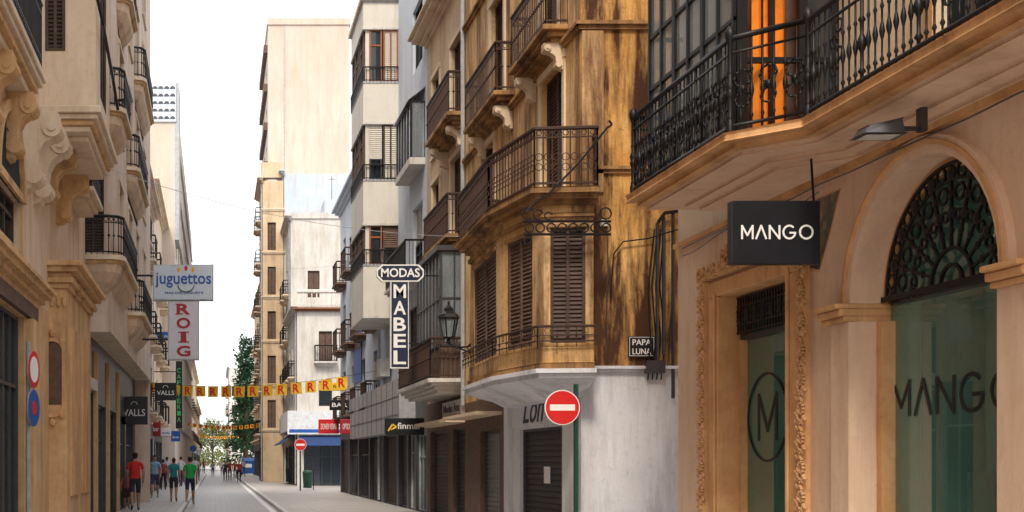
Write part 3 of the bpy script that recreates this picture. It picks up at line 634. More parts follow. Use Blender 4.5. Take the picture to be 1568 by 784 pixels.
for i in range(0,8,2):
    box(B,'bay_panels','panel',bx0,6.05,by0,by1,zs[i],zs[i+1])
    box(B,'bay_panels','white',bx0-.03,6.05,by0-.03,by1+.03,zs[i]-.01,zs[i]+.06)
    for v in (zs[i+1]-.05,): box(B,'bay_panels','grey',bx0-.02,6.05,by0-.02,by1+.02,v,v+.06)
    if i<6:
        box(B,'bay_mullions','panel',bx0+.08,bx0+.2,by0+.06,by1-.06,zs[i+1],zs[i+2])
        K=FN(by0+.08); 
        win(B,K,bx0+.2,bx0+.62,zs[i+1],zs[i+2],'half' if i==2 else 'gl','wood' if i!=2 else 'dgrey','panel',0.03)
        win(B,K,bx0+.66,6.0,zs[i+1],zs[i+2],('half','sh','sh','gl')[i//2] ,'wood' if i==4 else 'brownsh','brownsh2' if i==0 else 'panel',0.03)
        K=FR(bx0+.08)
        for u in (41.2,42.5,43.6): win(B,K,u,u+.95,zs[i+1],zs[i+2],'gl','brownsh','panel',0.03)
        box(B,'bay_core','dark',bx0+.6,6.0,by0+.9,by1-.1,zs[i+1],zs[i+2])
        rail(B,'iron',[(6.0,by0-.02),(bx0-.02,by0-.02),(bx0-.02,by1)],zs[i+1]-.02,.5,.12,.01)
box(B,'bay_panels','tower',bx0-.1,6.3,by0-.1,by1+.1,16.7,16.85)
fbox(B,'metal_fascia','grey',F,37.5,51,.0,.5,2.5,4.1)
for i in range(11): fbox(B,'metal_fascia','dgrey',F,37.5+i*1.3,37.53+i*1.3,.5,.51,2.52,4.08)
for v in(3.0,3.55): fbox(B,'metal_fascia','dgrey',F,37.5,51,.5,.512,v,v+.02)
for u in (42.6,44): fbox(B,'air_conditioner','plastic',F,u,u+.8,.05,.4,4.5,5.1)
B.done()
B=Bld('shop_sign'); y=34; G=FN(y); a,b=XX(590,y),XX(650,y)
box(B,'box','black',a,b,y,y+.2,ZZ(666,y),ZZ(640,y)); text(B,'lettering','wpaint','finmar',G,a+.33,b-.08,ZZ(657,y),ZZ(647,y),.003,.01)
path(B,'logo','yel',[G.p(a+.08,.01,2.42),G.p(a+.2,.01,2.6),G.p(a+.3,.01,2.52),G.p(a+.15,.01,2.45)],.025); tube(B,'bracket','iron',(b,y+.1,2.6),(6,y+.1,2.6),.02,6)
B.done(bevel={'box':.02})

# ------------------------------------------------------------ row buildings
def rowb(name,side,X,Y0,Y1,H,wall,v0=3.6,st=3.1,nw=2,sh='brownsh',fm='brownsh',bal=True,depth=8,gf='dgrey',near=None,rm='iron',sm='cream',roof=None,trim=None,cm=None):
    B=Bld(name); F=FR(X) if side>0 else FLt(X); Xb=X+side*depth
    L=Y1-Y0; g=[]; n=max(1,int(L/3.2))
    for i in range(n):
        a=Y0+.25+i*(L-.3)/n; g.append((a,a+(L-.3)/n-.3,.12,2.6,random.choice(['gl','roll','gl']),'dgrey',random.choice(['greysh','darksh','brownsh'])))
    facade(B,F,Y0,Y1,0,v0-.3,gf,g); w=[]
    k=0; v=v0
    while v+2.3<H:
        for i in range(nw):
            c=Y0+L*(i+.5)/nw; ww=min(.55,L/nw*.3)
            w.append((c-ww,c+ww,v+.05,v+2.15,random.choice(['sh','half','sh','gl']),fm,sh))
            if bal: balcony(B,F,c-ww-.4,c+ww+.4,v,.5,rm,sm,.95,.15,.014,0,2)
        v+=st; k+=1
    facade(B,F,Y0,Y1,v0-.3,H,wall,w,trim=trim)
    shell(B,X,Xb,Y0,Y1,H,wall,near=(near is None))
    if near is not None:
        G=FN(Y0); facade(B,G,min(X,Xb),max(X,Xb),0,H,wall,near)
    cornice(B,F,Y0,Y1,H-.1,[(.1,.12),(.25,.12),(.4,.1)],cm or wall)
    tube(B,'downpipe','grey',F.p(Y0+.25,.08,.2),F.p(Y0+.25,.08,H-.2),.05,6)
    if roof:
        G=FN(Y0); cornice(B,G,min(X,Xb),max(X,Xb),H-.12,[(.15,.12),(.35,.1)],roof)
    return B,F
B,F=rowb('blue_grey_house',1,6.0,45,60,13.4,'whiteblue',nw=4,rm='ironbr',sm='brownsh2',roof='roof')
arcband(B,'tile_mural','tile',F,52.5,6.3,.0,1.2,.0,.05); arcband(B,'tile_mural','blue',F,52.5,6.3,1.2,1.45,.0,.07); fbox(B,'tile_mural','blue',F,51.1,53.9,.0,.04,4.9,6.3)
box(B,'eave','roof',5.2,6.2,44.9,46,13.62,13.77)
B.done()
for (nm,py0,py1,pa,pb,Y,mb,tx,tm) in (('kebab_sign',664,642,488,519,58,'red','DONER KEBAB','wpaint'),('shop_sign',664,642,521,540,52,'dred','OPTICA','wpaint'),('shop_sign',628,612,505,535,56,'black','BAR','wpaint'),('shop_sign',642,630,520,534,60,'green','','wpaint'),('jewellery_sign',598,586,488,530,56,'yel','ORO Y PLATA','black')):
    B=Bld(nm); G=FN(Y); a,b=XX(pa,Y),XX(pb,Y); z0,z1=ZZ(py0,Y),ZZ(py1,Y); box(B,'box',mb,a,b,Y,Y+.2,z0,z1)
    if tx: text(B,'lettering',tm,tx,G,a+.1,b-.1,z0+(z1-z0)*.3,z1-(z1-z0)*.3,.004,.01)
    tube(B,'bracket','iron',(b,Y+.1,(z0+z1)/2),(6.02,Y+.1,(z0+z1)/2),.02); B.done(bevel={'box':.02})
nw=[(6.2,7.0,7.6,9.4,'sh','brownsh','brownsh2'),(8.4,9.2,7.6,9.4,'half','brownsh','brownsh2'),(6.2,7.0,4.9,6.4,'gl','brownsh','brownsh2'),(8.4,9.2,4.9,6.4,'sh','brownsh','brownsh2'),(5.3,8.6,.12,2.6,'gl','dgrey','dark')]
B,F=rowb('white_terrace_house',1,4.9,75,84,10.7,'white',nw=3,near=nw,roof='roof',cm='white')
rail(B,'white',[(4.9,75.1),(12,75.1)],10.9,.9,.3,.05); 
balcony(B,FN(75),5.9,7.3,7.55,.5,'iron','white',.95,.14,.018)
loft(B,'awning','awblue',[[Vector((4.9,75.0,3.3)),Vector((3.9,75.0,2.6)),Vector((3.9,83,2.6)),Vector((4.9,83,3.3))],[Vector((4.9,75.0,3.35)),Vector((3.9,75.0,2.65)),Vector((3.9,83,2.65)),Vector((4.9,83,3.35))]])
loft(B,'awning','awblue',[[Vector((5.0,74.9,3.1)),Vector((5.0,73.8,2.5)),Vector((9,73.8,2.5)),Vector((9,74.9,3.1))],[Vector((5.0,74.9,3.14)),Vector((5.0,73.8,2.54)),Vector((9,73.8,2.54)),Vector((9,74.9,3.14))]])
box(B,'shop_fascia','awwhite',4.3,8,74.6,74.98,3.2,4.6); box(B,'shop_fascia','awwhite',4.3,4.88,74.98,83,3.4,4.6)
fbox(B,'shop_fascia','blue',FN(74.6),4.4,7.8,0,.01,3.3,3.5)
B.done()
B,F=rowb('tall_white_house',1,5.05,84,90,17.9,'white',nw=2,near=[(6.2,7,12.6,14.4,'sh','brownsh','brownsh2'),(9,9.8,12.6,14.4,'gl','brownsh','dark')],cm='white'); 
fbox(B,'parapet','white',FN(84),5,13,0,.1,17.9,18.3); box(B,'roof_room','whiteblue',7.5,10,86,89,18,19.6)
tube(B,'antenna','dgrey',(8,86,19.6),(8,86,21.2),.025); tube(B,'antenna','dgrey',(7.8,86,21),(8.2,86,21),.02)
B.done()
B,F=rowb('ornate_yellow_building',1,3.4,90,97,21.8,'ochrepale',nw=2,depth=1.5,trim='cream',near=[(3.75,4.35,v,v+2,'sh','brownsh','brownsh2') for v in (4,7.2,10.4,13.6,16.8)],cm='cream')
G=FN(90)
for v in (3.7,6.9,10.1,13.3,16.5,19.6): cornice(B,G,3.45,4.85,v,[(.06,.1),(.12,.1)],'cream','string_courses')
box(B,'parapet','ochrepale',3.3,4.85,90.3,91,22.1,23.2); box(B,'parapet','cream',3.9,4.3,90.3,91,23.2,24); B.done()
B,F=rowb('pale_blue_block',1,4.95,90,97,22.3,'paleblue',nw=1,bal=False); B.done()
B=Bld('apartment_tower'); F=FR(4.1); H=35.5
wn=[(100+i*3.2,101.6+i*3.2,v,v+1.5,'gl','brownsh','dark') for i in range(3) for v in [4+3.05*k for k in range(10)]]
facade(B,F,97.1,110,0,H,'tower',wn)
for k in range(3,11): fbox(B,'balconies','brownsh2',F,98.5,108.5,0,.3,3.3+3.05*k,3.9+3.05*k)
shell(B,4.1,10.4,97.1,110,H,'tower')
box(B,'parapet','tower',4.02,10.5,97,110.1,H,H+.5)
quad(B,'downpipe','grey',(5.3,97.06,23),(5.38,97.06,23),(5.38,97.06,H),(5.3,97.06,H))
B.done()
B,F=rowb('far_ochre_building',1,4.2,110.1,135,17,'ochrepale',nw=5); B.done()
B,F=rowb('far_white_building',1,2.2,200,225,16.5,'white',nw=4,depth=6,near=[(2.6+i*1.5,3.5+i*1.5,v,v+1.6,'gl','brownsh','dark') for i in range(3) for v in (3,6,9,12)]); B.done()
B,F=rowb('left_balcony_house',-1,-2.9,45,58,12.8,'beige2',nw=3,trim='cream'); B.done()
B,F=rowb('left_plain_house',-1,-3.0,58,70,14.5,'cream',nw=3); B.done()
B=Bld('left_apartment_block'); F=FLt(-2.28); H=22.8
facade(B,F,70,120,0,H,'tower',[(72+i*4,73.6+i*4,v,v+1.6,'gl','brownsh','dark') for i in range(12) for v in (4,7.1,10.2,13.3,16.4)])
shell(B,-2.28,-12,70,120,H,'tower'); G=FN(70)
fbox(B,'louvre_screen','bluesign',G,-3.9,-2.2,.0,.1,20.6,22.8)
for r_ in range(5):
    for c_ in range(5):
        arcband(B,'louvre_screen','dgrey',G,-3.72+c_*.33,20.75+r_*.42,0,.15,.1,.13,6,0,180)
box(B,'louvre_screen','grey',-2.28,-2.05,70,73,14,22.8)
for i in range(14): box(B,'balcony_edges','grey',-2.28,-2.15,71,118,3.6+1.4*i,3.7+1.4*i) if i%2==0 else None
B.done()
B,F=rowb('far_left_house',-1,-2.6,120,170,12,'cream',nw=8); B.done()
B,F=rowb('far_left_house',-1,-2.9,170,230,10,'ochrepale',nw=8); B.done()

# ------------------------------------------------------------ left near building
B=Bld('ornate_left_building'); F=FLt(-2.8); H=18
facade(B,F,-4,19.5,0,4.1,'stone',[(1,4,.4,3.5,'gl','dgrey','dark'),(5,8,.4,3.5,'gl','dgrey','dark'),(9,12,.4,3.6,'gl','dgrey','dark'),(13,18.3,.3,3.7,'gl','dgrey','dark')])
facade(B,F,19.5,26.8,0,4.1,'stone',[(25.1,26.7,.12,3.3,'gl','grey','dark')])
facade(B,F,-4,26.8,4.1,H,'beige',[(1,2.3,7,9.4,'sh','brownsh','brownsh'),(5,6.3,7,9.4,'sh','brownsh','brownsh'),(9,10.3,7,9.4,'sh','brownsh','brownsh'),(14,15.3,6.9,9.4,'sh','brownsh','brownsh'),(15.8,17.1,7.2,9.4,'sh','brownsh','brownsh'),(15.9,17.9,4.55,5.3,'gl','brownsh','dark'),(24,25.2,6.9,9.2,'sh','brownsh','brownsh'),(24,25.2,10.3,12.4,'sh','brownsh','brownsh')],trim='stone')
arcband(B,'window_surrounds','stone',F,16.9,5.3,1.0,1.16,0,.08,18)
arcband(B,'window_surrounds','dark',F,16.9,5.3,.05,1.0,-.02,.005,18)
shell(B,-2.8,-12,-4,26.8,H,'beige')
cornice(B,F,-4,19.4,3.95,[(.06,.08),(.14,.08),(.24,.08),(.3,.06)],'stone','shop_cornice')
cornice(B,F,-4,26.8,H,[(.15,.15),(.35,.15),(.5,.15)],'cream')
fbox(B,'shop_sign_band','brownsh2',F,12.6,19.2,0,.08,3.72,3.93)
fbox(B,'pier_strips','stone',F,18.4,19.4,0,.12,0,3.7)
for k,(i,h0,h1,mt) in enumerate(((0,6.82,6.92,'cream'),(.05,6.74,6.82,'cream'),(.12,6.64,6.74,'stone'),(.22,6.54,6.64,'cream'))):
    fbox(B,'balcony_slabs',mt,F,12.5+i,17.3-i,0,.46-i*.8,h0,h1-.001)
rail(B,'iron',[(-2.8,12.6),(-2.4,12.6),(-2.4,17.2),(-2.8,17.2)],6.92,.95,.1,.013,2)
for u in (13,15.0,16.7): corbel(B,F,u,u+.32,6.54,.36,.9,'stone')
for u in (18.2,19.2): corbel(B,F,u,u+.38,6.7,.5,1.15,'cream')
K=FN(19.8); bxr=-1.9
facade(B,K,-2.8,bxr,7.05,H,'cream',[(-2.7,-2.38,8.1,10.6,'sh','brownsh','brownsh'),(-2.7,-2.38,11.6,14,'sh','brownsh','brownsh')],rd=.08,part='bay_walls')
K2=FLt(bxr); facade(B,K2,19.8,22.4,7.05,H,'cream',[(20.6,21.8,7.6,10,'sh','brownsh','brownsh')],part='bay_walls',rd=.1)
quad(B,'bay_walls','cream',(-2.8,22.4,7.0),(bxr,22.4,7.0),(bxr,22.4,H),(-2.8,22.4,H))
for i,h0,h1,mt in ((-.14,6.95,7.06,'cream'),(-.08,6.87,6.95,'cream'),(-.02,6.79,6.87,'stone'),(.04,6.7,6.79,'cream'),(.1,6.62,6.7,'cream')):
    box(B,'bay_base',mt,-2.8,bxr-i,19.8+i-(.5 if i<.05 else 0.3),22.4-i,h0,h1-.001)
for u in(20.1,21.9): corbel(B,F,u,u+.32,6.62,.55,.85,'stone')
path(B,'iron_stay','iron',[(-2.1,19.7,9.4),(-1.95,19.6,9.3),(-1.8,20.0,8.6),(-1.8,22,8.3),(-1.75,22.4,7.9)],.03); path(B,'iron_stay','iron',[(-2.8,19.6,9.5),(-2.1,19.7,9.4)],.03)
box(B,'pier','stone',-3.0,-2.5,21,25,.5,4.5); box(B,'pier','peach',-3.0,-2.44,20.94,25.06,0,.5)
for k,(i,h) in enumerate(((.05,.1),(.12,.1),(.08,.06),(.2,.1),(.28,.08))):
    z=4.5+.088*k; box(B,'pier_capital','stone',-3.0,-2.5+i,21-i,25+i,z,z+.087)
K=FN(21)
arcband(B,'pier_panel','peachtrim',K,-2.74,3.45,.16,.22,0,.04,16,0,180); arcband(B,'pier_panel','peachtrim',K,-2.74,2.55,.16,.22,0,.04,16,180,360)
for a,b in((-2.96,-2.9),(-2.58,-2.52)): fbox(B,'pier_panel','peachtrim',K,a,b,0,.04,2.55,3.45)
fbox(B,'pier_panel','brownsh2',K,-2.9,-2.58,0,.012,2.55,3.45); arcband(B,'pier_panel','brownsh2',K,-2.74,3.45,0,.16,0,.012,12)
for q in((-2.9,3.62),(-2.58,3.62),(-2.9,2.38),(-2.58,2.38),(-2.74,3.75),(-2.74,2.25)): blob(B,'pier_panel','peachtrim',K.p(q[0],.03,q[1]),.06,.04,.07)
for i in range(5): blob(B,'pier_panel','stone',K.p(-2.94+i*.1,.02,4.28),.045,.04,.1)
K=FLt(-2.5)
for u in (21.5,23.3): fbox(B,'pier_panel','peachtrim',K,u,u+1.3,0,.03,1,3.9)
balcony(B,F,23.6,25.6,6.8,.5,'iron','cream',.95,.1,.012,1)
path(B,'cables','dgrey',[(-2.77,12+i*.7,6.0-.03*math.sin(i*1.7)) for i in range(12)],.01)
B.done(bevel={'balcony_slabs':.015,'bay_base':.015,'pier_capital':.012,'pier':.01})

B=Bld('balconied_left_building'); X=-2.35; F=FLt(X); H=21
G=FN(28)
facade(B,G,-12,X,4.5,H,'beige2',[(-3.0,-2.5,6.3,8.2,'sh','brownsh','brownsh'),(-3.0,-2.5,9.6,11.6,'sh','brownsh','brownsh'),(-3.0,-2.5,12.9,14.9,'sh','brownsh','brownsh')],trim=None)
facade(B,G,-12,-2.9,0,4.5,'stone',[])
ws=[]
for v in (6.2,9.5,12.8,16.0):
    for u in (30.2,33.6,36.6,40.2): ws.append((u,u+1.3,v,v+2.15,'sh','brownsh','brownsh'))
facade(B,F,28,45,4.5,H,'beige2',ws,trim='cream')
quad(B,'soffit','cream',(X,28,4.5),(-2.9,28,4.5),(-2.9,45,4.5),(X,45,4.5))
facade(B,FLt(-2.9),26.81,45,0,4.5,'dgrey',[(27.0,29.6,.12,3.2,'gl','grey','dark'),(30,33,.12,3.0,'gl','dgrey','dark'),(33.5,36.5,.12,3.0,'gl','brownsh','dark'),(37,40,.12,3.0,'gl','dgrey','dark'),(40.4,44,.12,3,'gl','dgrey','dark')])
for u in (29.7,33.1,36.6): fbox(B,'pilasters','stone',FLt(-2.9),u,u+.35,0,.08,0,4.2)
fbox(B,'shop_fascia','plastic',FLt(-2.9),26.9,29.7,0,.1,3.25,3.5)
shell(B,X,-12,28,45,H,'beige2',near=False)
cornice(B,F,28,45,H,[(.15,.15),(.35,.15)],'cream')
def roundbal(B,x0,x1,y0,y1,z,xw):
    def pl(k,zz):
        r=.3; return [Vector(q) for q in ((xw,y0+k,zz),(x1-k-r,y0+k,zz),(x1-k-.09,y0+k+.09,zz),(x1-k,y0+k+r,zz),(x1-k,y1-k-r,zz),(x1-k-.09,y1-k-.09,zz),(x1-k-r,y1-k,zz),(xw,y1-k,zz))]
    loft(B,'balcony_slabs','cream',[pl(.0,z),pl(.0,z-.1)]); loft(B,'balcony_slabs','stone',[pl(.06,z-.101),pl(.06,z-.17)])
    loft(B,'balcony_slabs','beige',[pl(.1,z-.171),pl(.13,z-.35),pl(.25,z-.55),pl(.42,z-.72),pl(.5,z-.8)])
    P=pl(.05,0); rail(B,'iron',[(p.x,p.y) for p in P],z,.85,.12,.013,1)
roundbal(B,-3,-1.98,27.2,32.6,6.1,-2.95); roundbal(B,-3,-1.9,33.4,38.2,5.6,-2.95)
roundbal(B,-3,-2.0,33,38,9.4,-2.35); roundbal(B,-3,-1.98,27.4,30,9.4,-2.95); roundbal(B,-3,-2.0,36,41,12.7,-2.35);roundbal(B,-3,-1.98,29.6,32.2,12.7,-2.35)
B.done(bevel={})
B=Bld('toy_shop_sign'); y=36.0; G=FN(y)
a,b,z0,z1=XX(234,y),XX(327,y),ZZ(460,y),ZZ(405,y)
box(B,'top_panel','grey',a,b,y,y+.25,z0,z1); fbox(B,'top_panel','bluesign',G,a+.03,b-.03,0,.01,z0+.03,z1-.03)
text(B,'lettering','blue','juguettos',G,a+.07,b-.07,z0+.36,z0+.8,.012,.015); text(B,'lettering','blue','MAS DEL JUGUETE',G,a+.35,b-.3,z0+.17,z0+.25,.012,.01)
ring(B,'emblem','gpole',G,(a+b)/2+.08,z0+.48,.015,.24,.02,16,190,350); 
for k,(dx,m) in enumerate(((-.12,'yel'),(.08,'red'),(.28,'yel'))): blob(B,'emblem',m,G.p((a+b)/2+dx,.015,z1-.15+(.04 if k==1 else 0)),.05,.01,.08)
a,b,z2=XX(257,y),XX(305,y),ZZ(551,y)
box(B,'shaft','grey',a,b,y,y+.25,z2,z0-.02); fbox(B,'shaft','lilac',G,a+.03,b-.03,0,.01,z2+.03,z0-.05)
hh=(z0-z2-.1)/4
for i,c in enumerate('ROIG'):
    v1=z0-.07-i*hh; w=.2 if c!='I' else .08; m=(a+b)/2
    text(B,'lettering','dred',c,G,m-w,m+w,v1-hh*.84,v1-hh*.06,.012,.03)
    if c in'IR': 
        for v in (v1-hh*.84,v1-hh*.14): fbox(B,'lettering','dred',G,m-.23 if c=='R' else m-.16,m-.02 if c=='R' else m+.16,.012,.021,v,v+hh*.08)
for v in(z1-.3,z2+.6): tube(B,'bracket','iron',(a,y+.12,v),(-2.4,y+.12,v),.03,6)
B.done(bevel={'top_panel':.01})
for (nm,pa,pb,p0,p1,Y,mb,tx,tm) in (('shoe_shop_sign',185,226,650,607,40,'black','VALLS','wpaint'),('shoe_shop_sign',237,270,613,586,48,'black','VALLS','wpaint'),('small_shop_sign',246,262,668,655,60,'wpaint','moda','blue'),('small_shop_sign',262,276,676,660,66,'blue','farma','wpaint'),('small_shop_sign',232,246,668,642,58,'dred','bar','wpaint'),('small_shop_sign',252,264,690,674,80,'black','tic','wpaint'),('small_shop_sign',236,262,520,508,62,'blue','LA CAIXA','wpaint')):
    B=Bld(nm); G=FN(Y); a,b=XX(pa,Y),XX(pb,Y); z0,z1=ZZ(p0,Y),ZZ(p1,Y); box(B,'panel',mb,a,b,Y,Y+.12,z0,z1)
    text(B,'lettering',tm,tx,G,a+.08,b-.08,z0+(z1-z0)*.3,z0+(z1-z0)*.55,.003,.01)
    if tx=='VALLS': ring(B,'emblem',tm,G,(a+b)/2,z0+(z1-z0)*.7,.005,.1,.012,8,0,180)
    tube(B,'bracket','iron',(a,Y+.06,(z0+z1)/2),(min(a,-2.9)-.05,Y+.06,(z0+z1)/2),.02); B.done(bevel={'panel':.01})
B=Bld('vertical_green_sign'); Y=60; G=FN(Y); a,b=XX(269,Y),XX(279,Y); z0,z1=ZZ(656,Y),ZZ(553,Y)
box(B,'box','black',a,b,Y,Y+.2,z0,z1); hh=(z1-z0)/11
for i,c in enumerate('CAFETERIA'):
    text(B,'lettering','neon',c,G,a+.07,b-.07,z1-(i+1.9)*hh,z1-(i+1.15)*hh,.003,.01)
tube(B,'bracket','iron',(a,Y+.1,z1-.5),(-3.05,Y+.1,z1-.5),.03); B.done()
B=Bld('traffic_sign'); cx,cy=-2.5,17.2
tube(B,'pole','grey',(cx-.08,cy,.12),(cx-.08,cy,3.25),.03,8)
U=Vector((.16,.98,0)).normalized(); 
for zc,m1,m2 in((2.86,'red','wpaint'),(2.33,'blue','red')):
    K=Fr((cx,cy,0),U,U.cross(Z)); 
    for m,r0,d0,d1 in(('grey',.26,-.02,0),(m1,.255,0,.004),(m2,.18 if m2!='red' else .1,.004,.007)):
        loft(B,'discs',m,[[K.p(r0*math.cos(2*math.pi*i/24),d,zc+r0*math.sin(2*math.pi*i/24)) for i in range(24)] for d in(d0,d1)])
B.done()

# ------------------------------------------------------------ bunting
def bunting(p0,p1,sag,n,fs,tmax=1.0,letters=True):
    B=Bld('flag_bunting'); p0=Vector(p0);p1=Vector(p1)
    P=[p0+(p1-p0)*(i/40)-Z*sag*4*(i/40)*(1-i/40) for i in range(41)]
    path(B,'cord','iron',P,.009,4)
    for i in range(n):
        t=(i+.5)/n*tmax; c=p0+(p1-p0)*t-Z*sag*4*t*(1-t); a=random.uniform(-.03,.03)
        U=Vector(((p1-p0).x,(p1-p0).y,0)).normalized(); NN=U.cross(Z)
        if NN.y>0: NN=-NN
        # each flag hangs turned a little towards the street's south end
        tw=random.uniform(.35,.75); U=(U*(1-tw)+Vector((1,0,0))*tw).normalized(); NN=Vector((U.y,-U.x,0))
        G=Fr(c,U,NN)
        B.add('flags','yel',[G.p(-fs/2,0,0),G.p(fs/2,0,a*.3),G.p(fs/2+a,0,-fs),G.p(-fs/2+a,0,-fs)],[(0,1,2,3)])
        if letters: text(B,'flag_letters','red','R',G,-fs*.3,fs*.3,-fs*.88,-fs*.12,.004,.02,.01)
        else: B.add('flag_letters','red',[G.p(-fs*.3,.02,-fs*.2),G.p(fs*.3,.02,-fs*.2),G.p(fs*.2,.02,-fs*.8),G.p(-fs*.2,.02,-fs*.8)],[(0,1,2,3)])
    B.done()
bunting((-2.9,52,4.9),(6.0,43,4.8),.38,15,.42,.86)
for Y in(105,150): bunting((-2.5,Y,4.9),(3.9,Y+3,4.9),.3,13,.34,1,False)
B=Bld('overhead_cable')
def cab(a,b,s,r=.006):
    a=Vector(a);b=Vector(b); path(B,'cable','grey',[a+(b-a)*(i/24)-Z*s*4*(i/24)*(1-i/24) for i in range(25)],r,4)
cab((-2.3,22.5,7.0),(5.3,24.5,6.0),.35); cab((-2.3,44,9.0),(5.9,47,9.2),.5); B.done()

# ------------------------------------------------------------ trees
def leafs(B,mat,c,n,sg,s0,s1):
    for j in range(n):
        o=c+Vector((random.gauss(0,sg),random.gauss(0,sg),random.gauss(0,sg*.7))); s=random.uniform(s0,s1)
        u=Vector((random.gauss(0,1),random.gauss(0,1),random.gauss(0,.7))).normalized(); v=u.cross(Vector((random.random(),random.random(),random.random()))).normalized()
        B.add('foliage',mat,[o-u*s,o-v*s*.55,o+u*s,o+v*s*.55],[(0,1,2,3)])
def tree(name,x,y,h,r,mat,kind):
    B=Bld(name); th=h*.25
    tube(B,'trunk','bark',(x,y,0),(x+.1,y,h*.55),h*.022,8,h*.012); tube(B,'trunk','bark',(x+.1,y,h*.55),(x,y,h*.92),h*.012,6,.03)
    if kind=='conifer':
        for k in range(150):
            t=random.random()**.8; z=th*.6+(h-th*.6)*t; rad=r*(1-t)**.75*(.75+.35*math.sin(t*23))+.15; a=random.uniform(0,6.28); q=rad*random.uniform(.35,1.1)
            c=Vector((x+q*math.cos(a),y+q*math.sin(a),z-.2*q))
            if k%3==0: tube(B,'limbs','bark',(x,y,z),c,.05,4,.015)
            leafs(B,mat,c,24,.45,.12,.28)
    else:
        for k in range(60):
            a=random.uniform(0,6.28); e=random.uniform(-.4,1.5); q=random.uniform(.4,1)
            c=Vector((x+r*q*math.cos(a)*math.cos(e),y+r*q*math.sin(a)*math.cos(e),h*.62+h*.36*q*math.sin(e)))
            if k%4==0: tube(B,'limbs','bark',(x,y,h*.4),c,.09,4,.02)
            leafs(B,mat,c,24,.55,.12,.26)
    B.done()
tree('conifer_tree',3.5,145,15.6,2.3,'leaf1','conifer'); tree('conifer_tree',3.6,158,10.5,2.2,'leaf1','conifer')
tree('plane_tree',-.6,235,9.5,3.0,'leaf2','b'); tree('plane_tree',2.2,250,9,3.2,'leaf2','b'); tree('plane_tree',-3.2,245,8,3,'leaf2','b'); tree('plane_tree',4.6,262,8.5,3,'leaf2','b')
B=Bld('distant_tree_line')
for k in range(220):
    leafs(B,'leaf2',Vector((random.uniform(-16,18),random.uniform(300,330),random.uniform(.8,4.5))),14,.9,.25,.5)
B.done()

# ------------------------------------------------------------ street furniture
B=Bld('recycling_container'); x,y=XX(380,135),135
box(B,'body','blue',x-.75,x+.75,y,y+1.2,.25,1.6); loft(B,'lid','blue',[[Vector((x-.78,y-.03,1.6)),Vector((x+.78,y-.03,1.6)),Vector((x+.78,y+1.23,1.6)),Vector((x-.78,y+1.23,1.6))],[Vector((x-.6,y+.2,1.95)),Vector((x+.6,y+.2,1.95)),Vector((x+.6,y+1,1.95)),Vector((x-.6,y+1,1.95))]])
box(B,'slot','wpaint',x-.4,x+.4,y-.01,y,.9,1.3)
for dx in(-.6,.6): tube(B,'wheels','iron',(x+dx,y+.1,.22),(x+dx,y+.3,.22),.1,10)
B.done()
for x,y in ((XX(471,64),64),(XX(443,84),84)):
    B=Bld('litter_bin'); revolve(B,'bin','gpole',(x,y,.12),[(0,.1),(.22,.1),(.26,.85),(.28,.9),(.2,1.0),(0,1.02)],10); tube(B,'post','iron',(x+.3,y,.12),(x+.3,y,1.2),.03); B.done()
for (px,Y,s) in ((405,120,1),(296,110,-1)):
    B=Bld('street_sign'); x=XX(px,Y); tube(B,'pole','grey',(x,Y,.1),(x,Y,3),.04,8); G=FN(Y-.04)
    loft(B,'disc','blue',[[G.p(x+.3*math.cos(2*math.pi*i/20),d,2.7+.3*math.sin(2*math.pi*i/20)) for i in range(20)] for d in(0,.02)]); B.done()

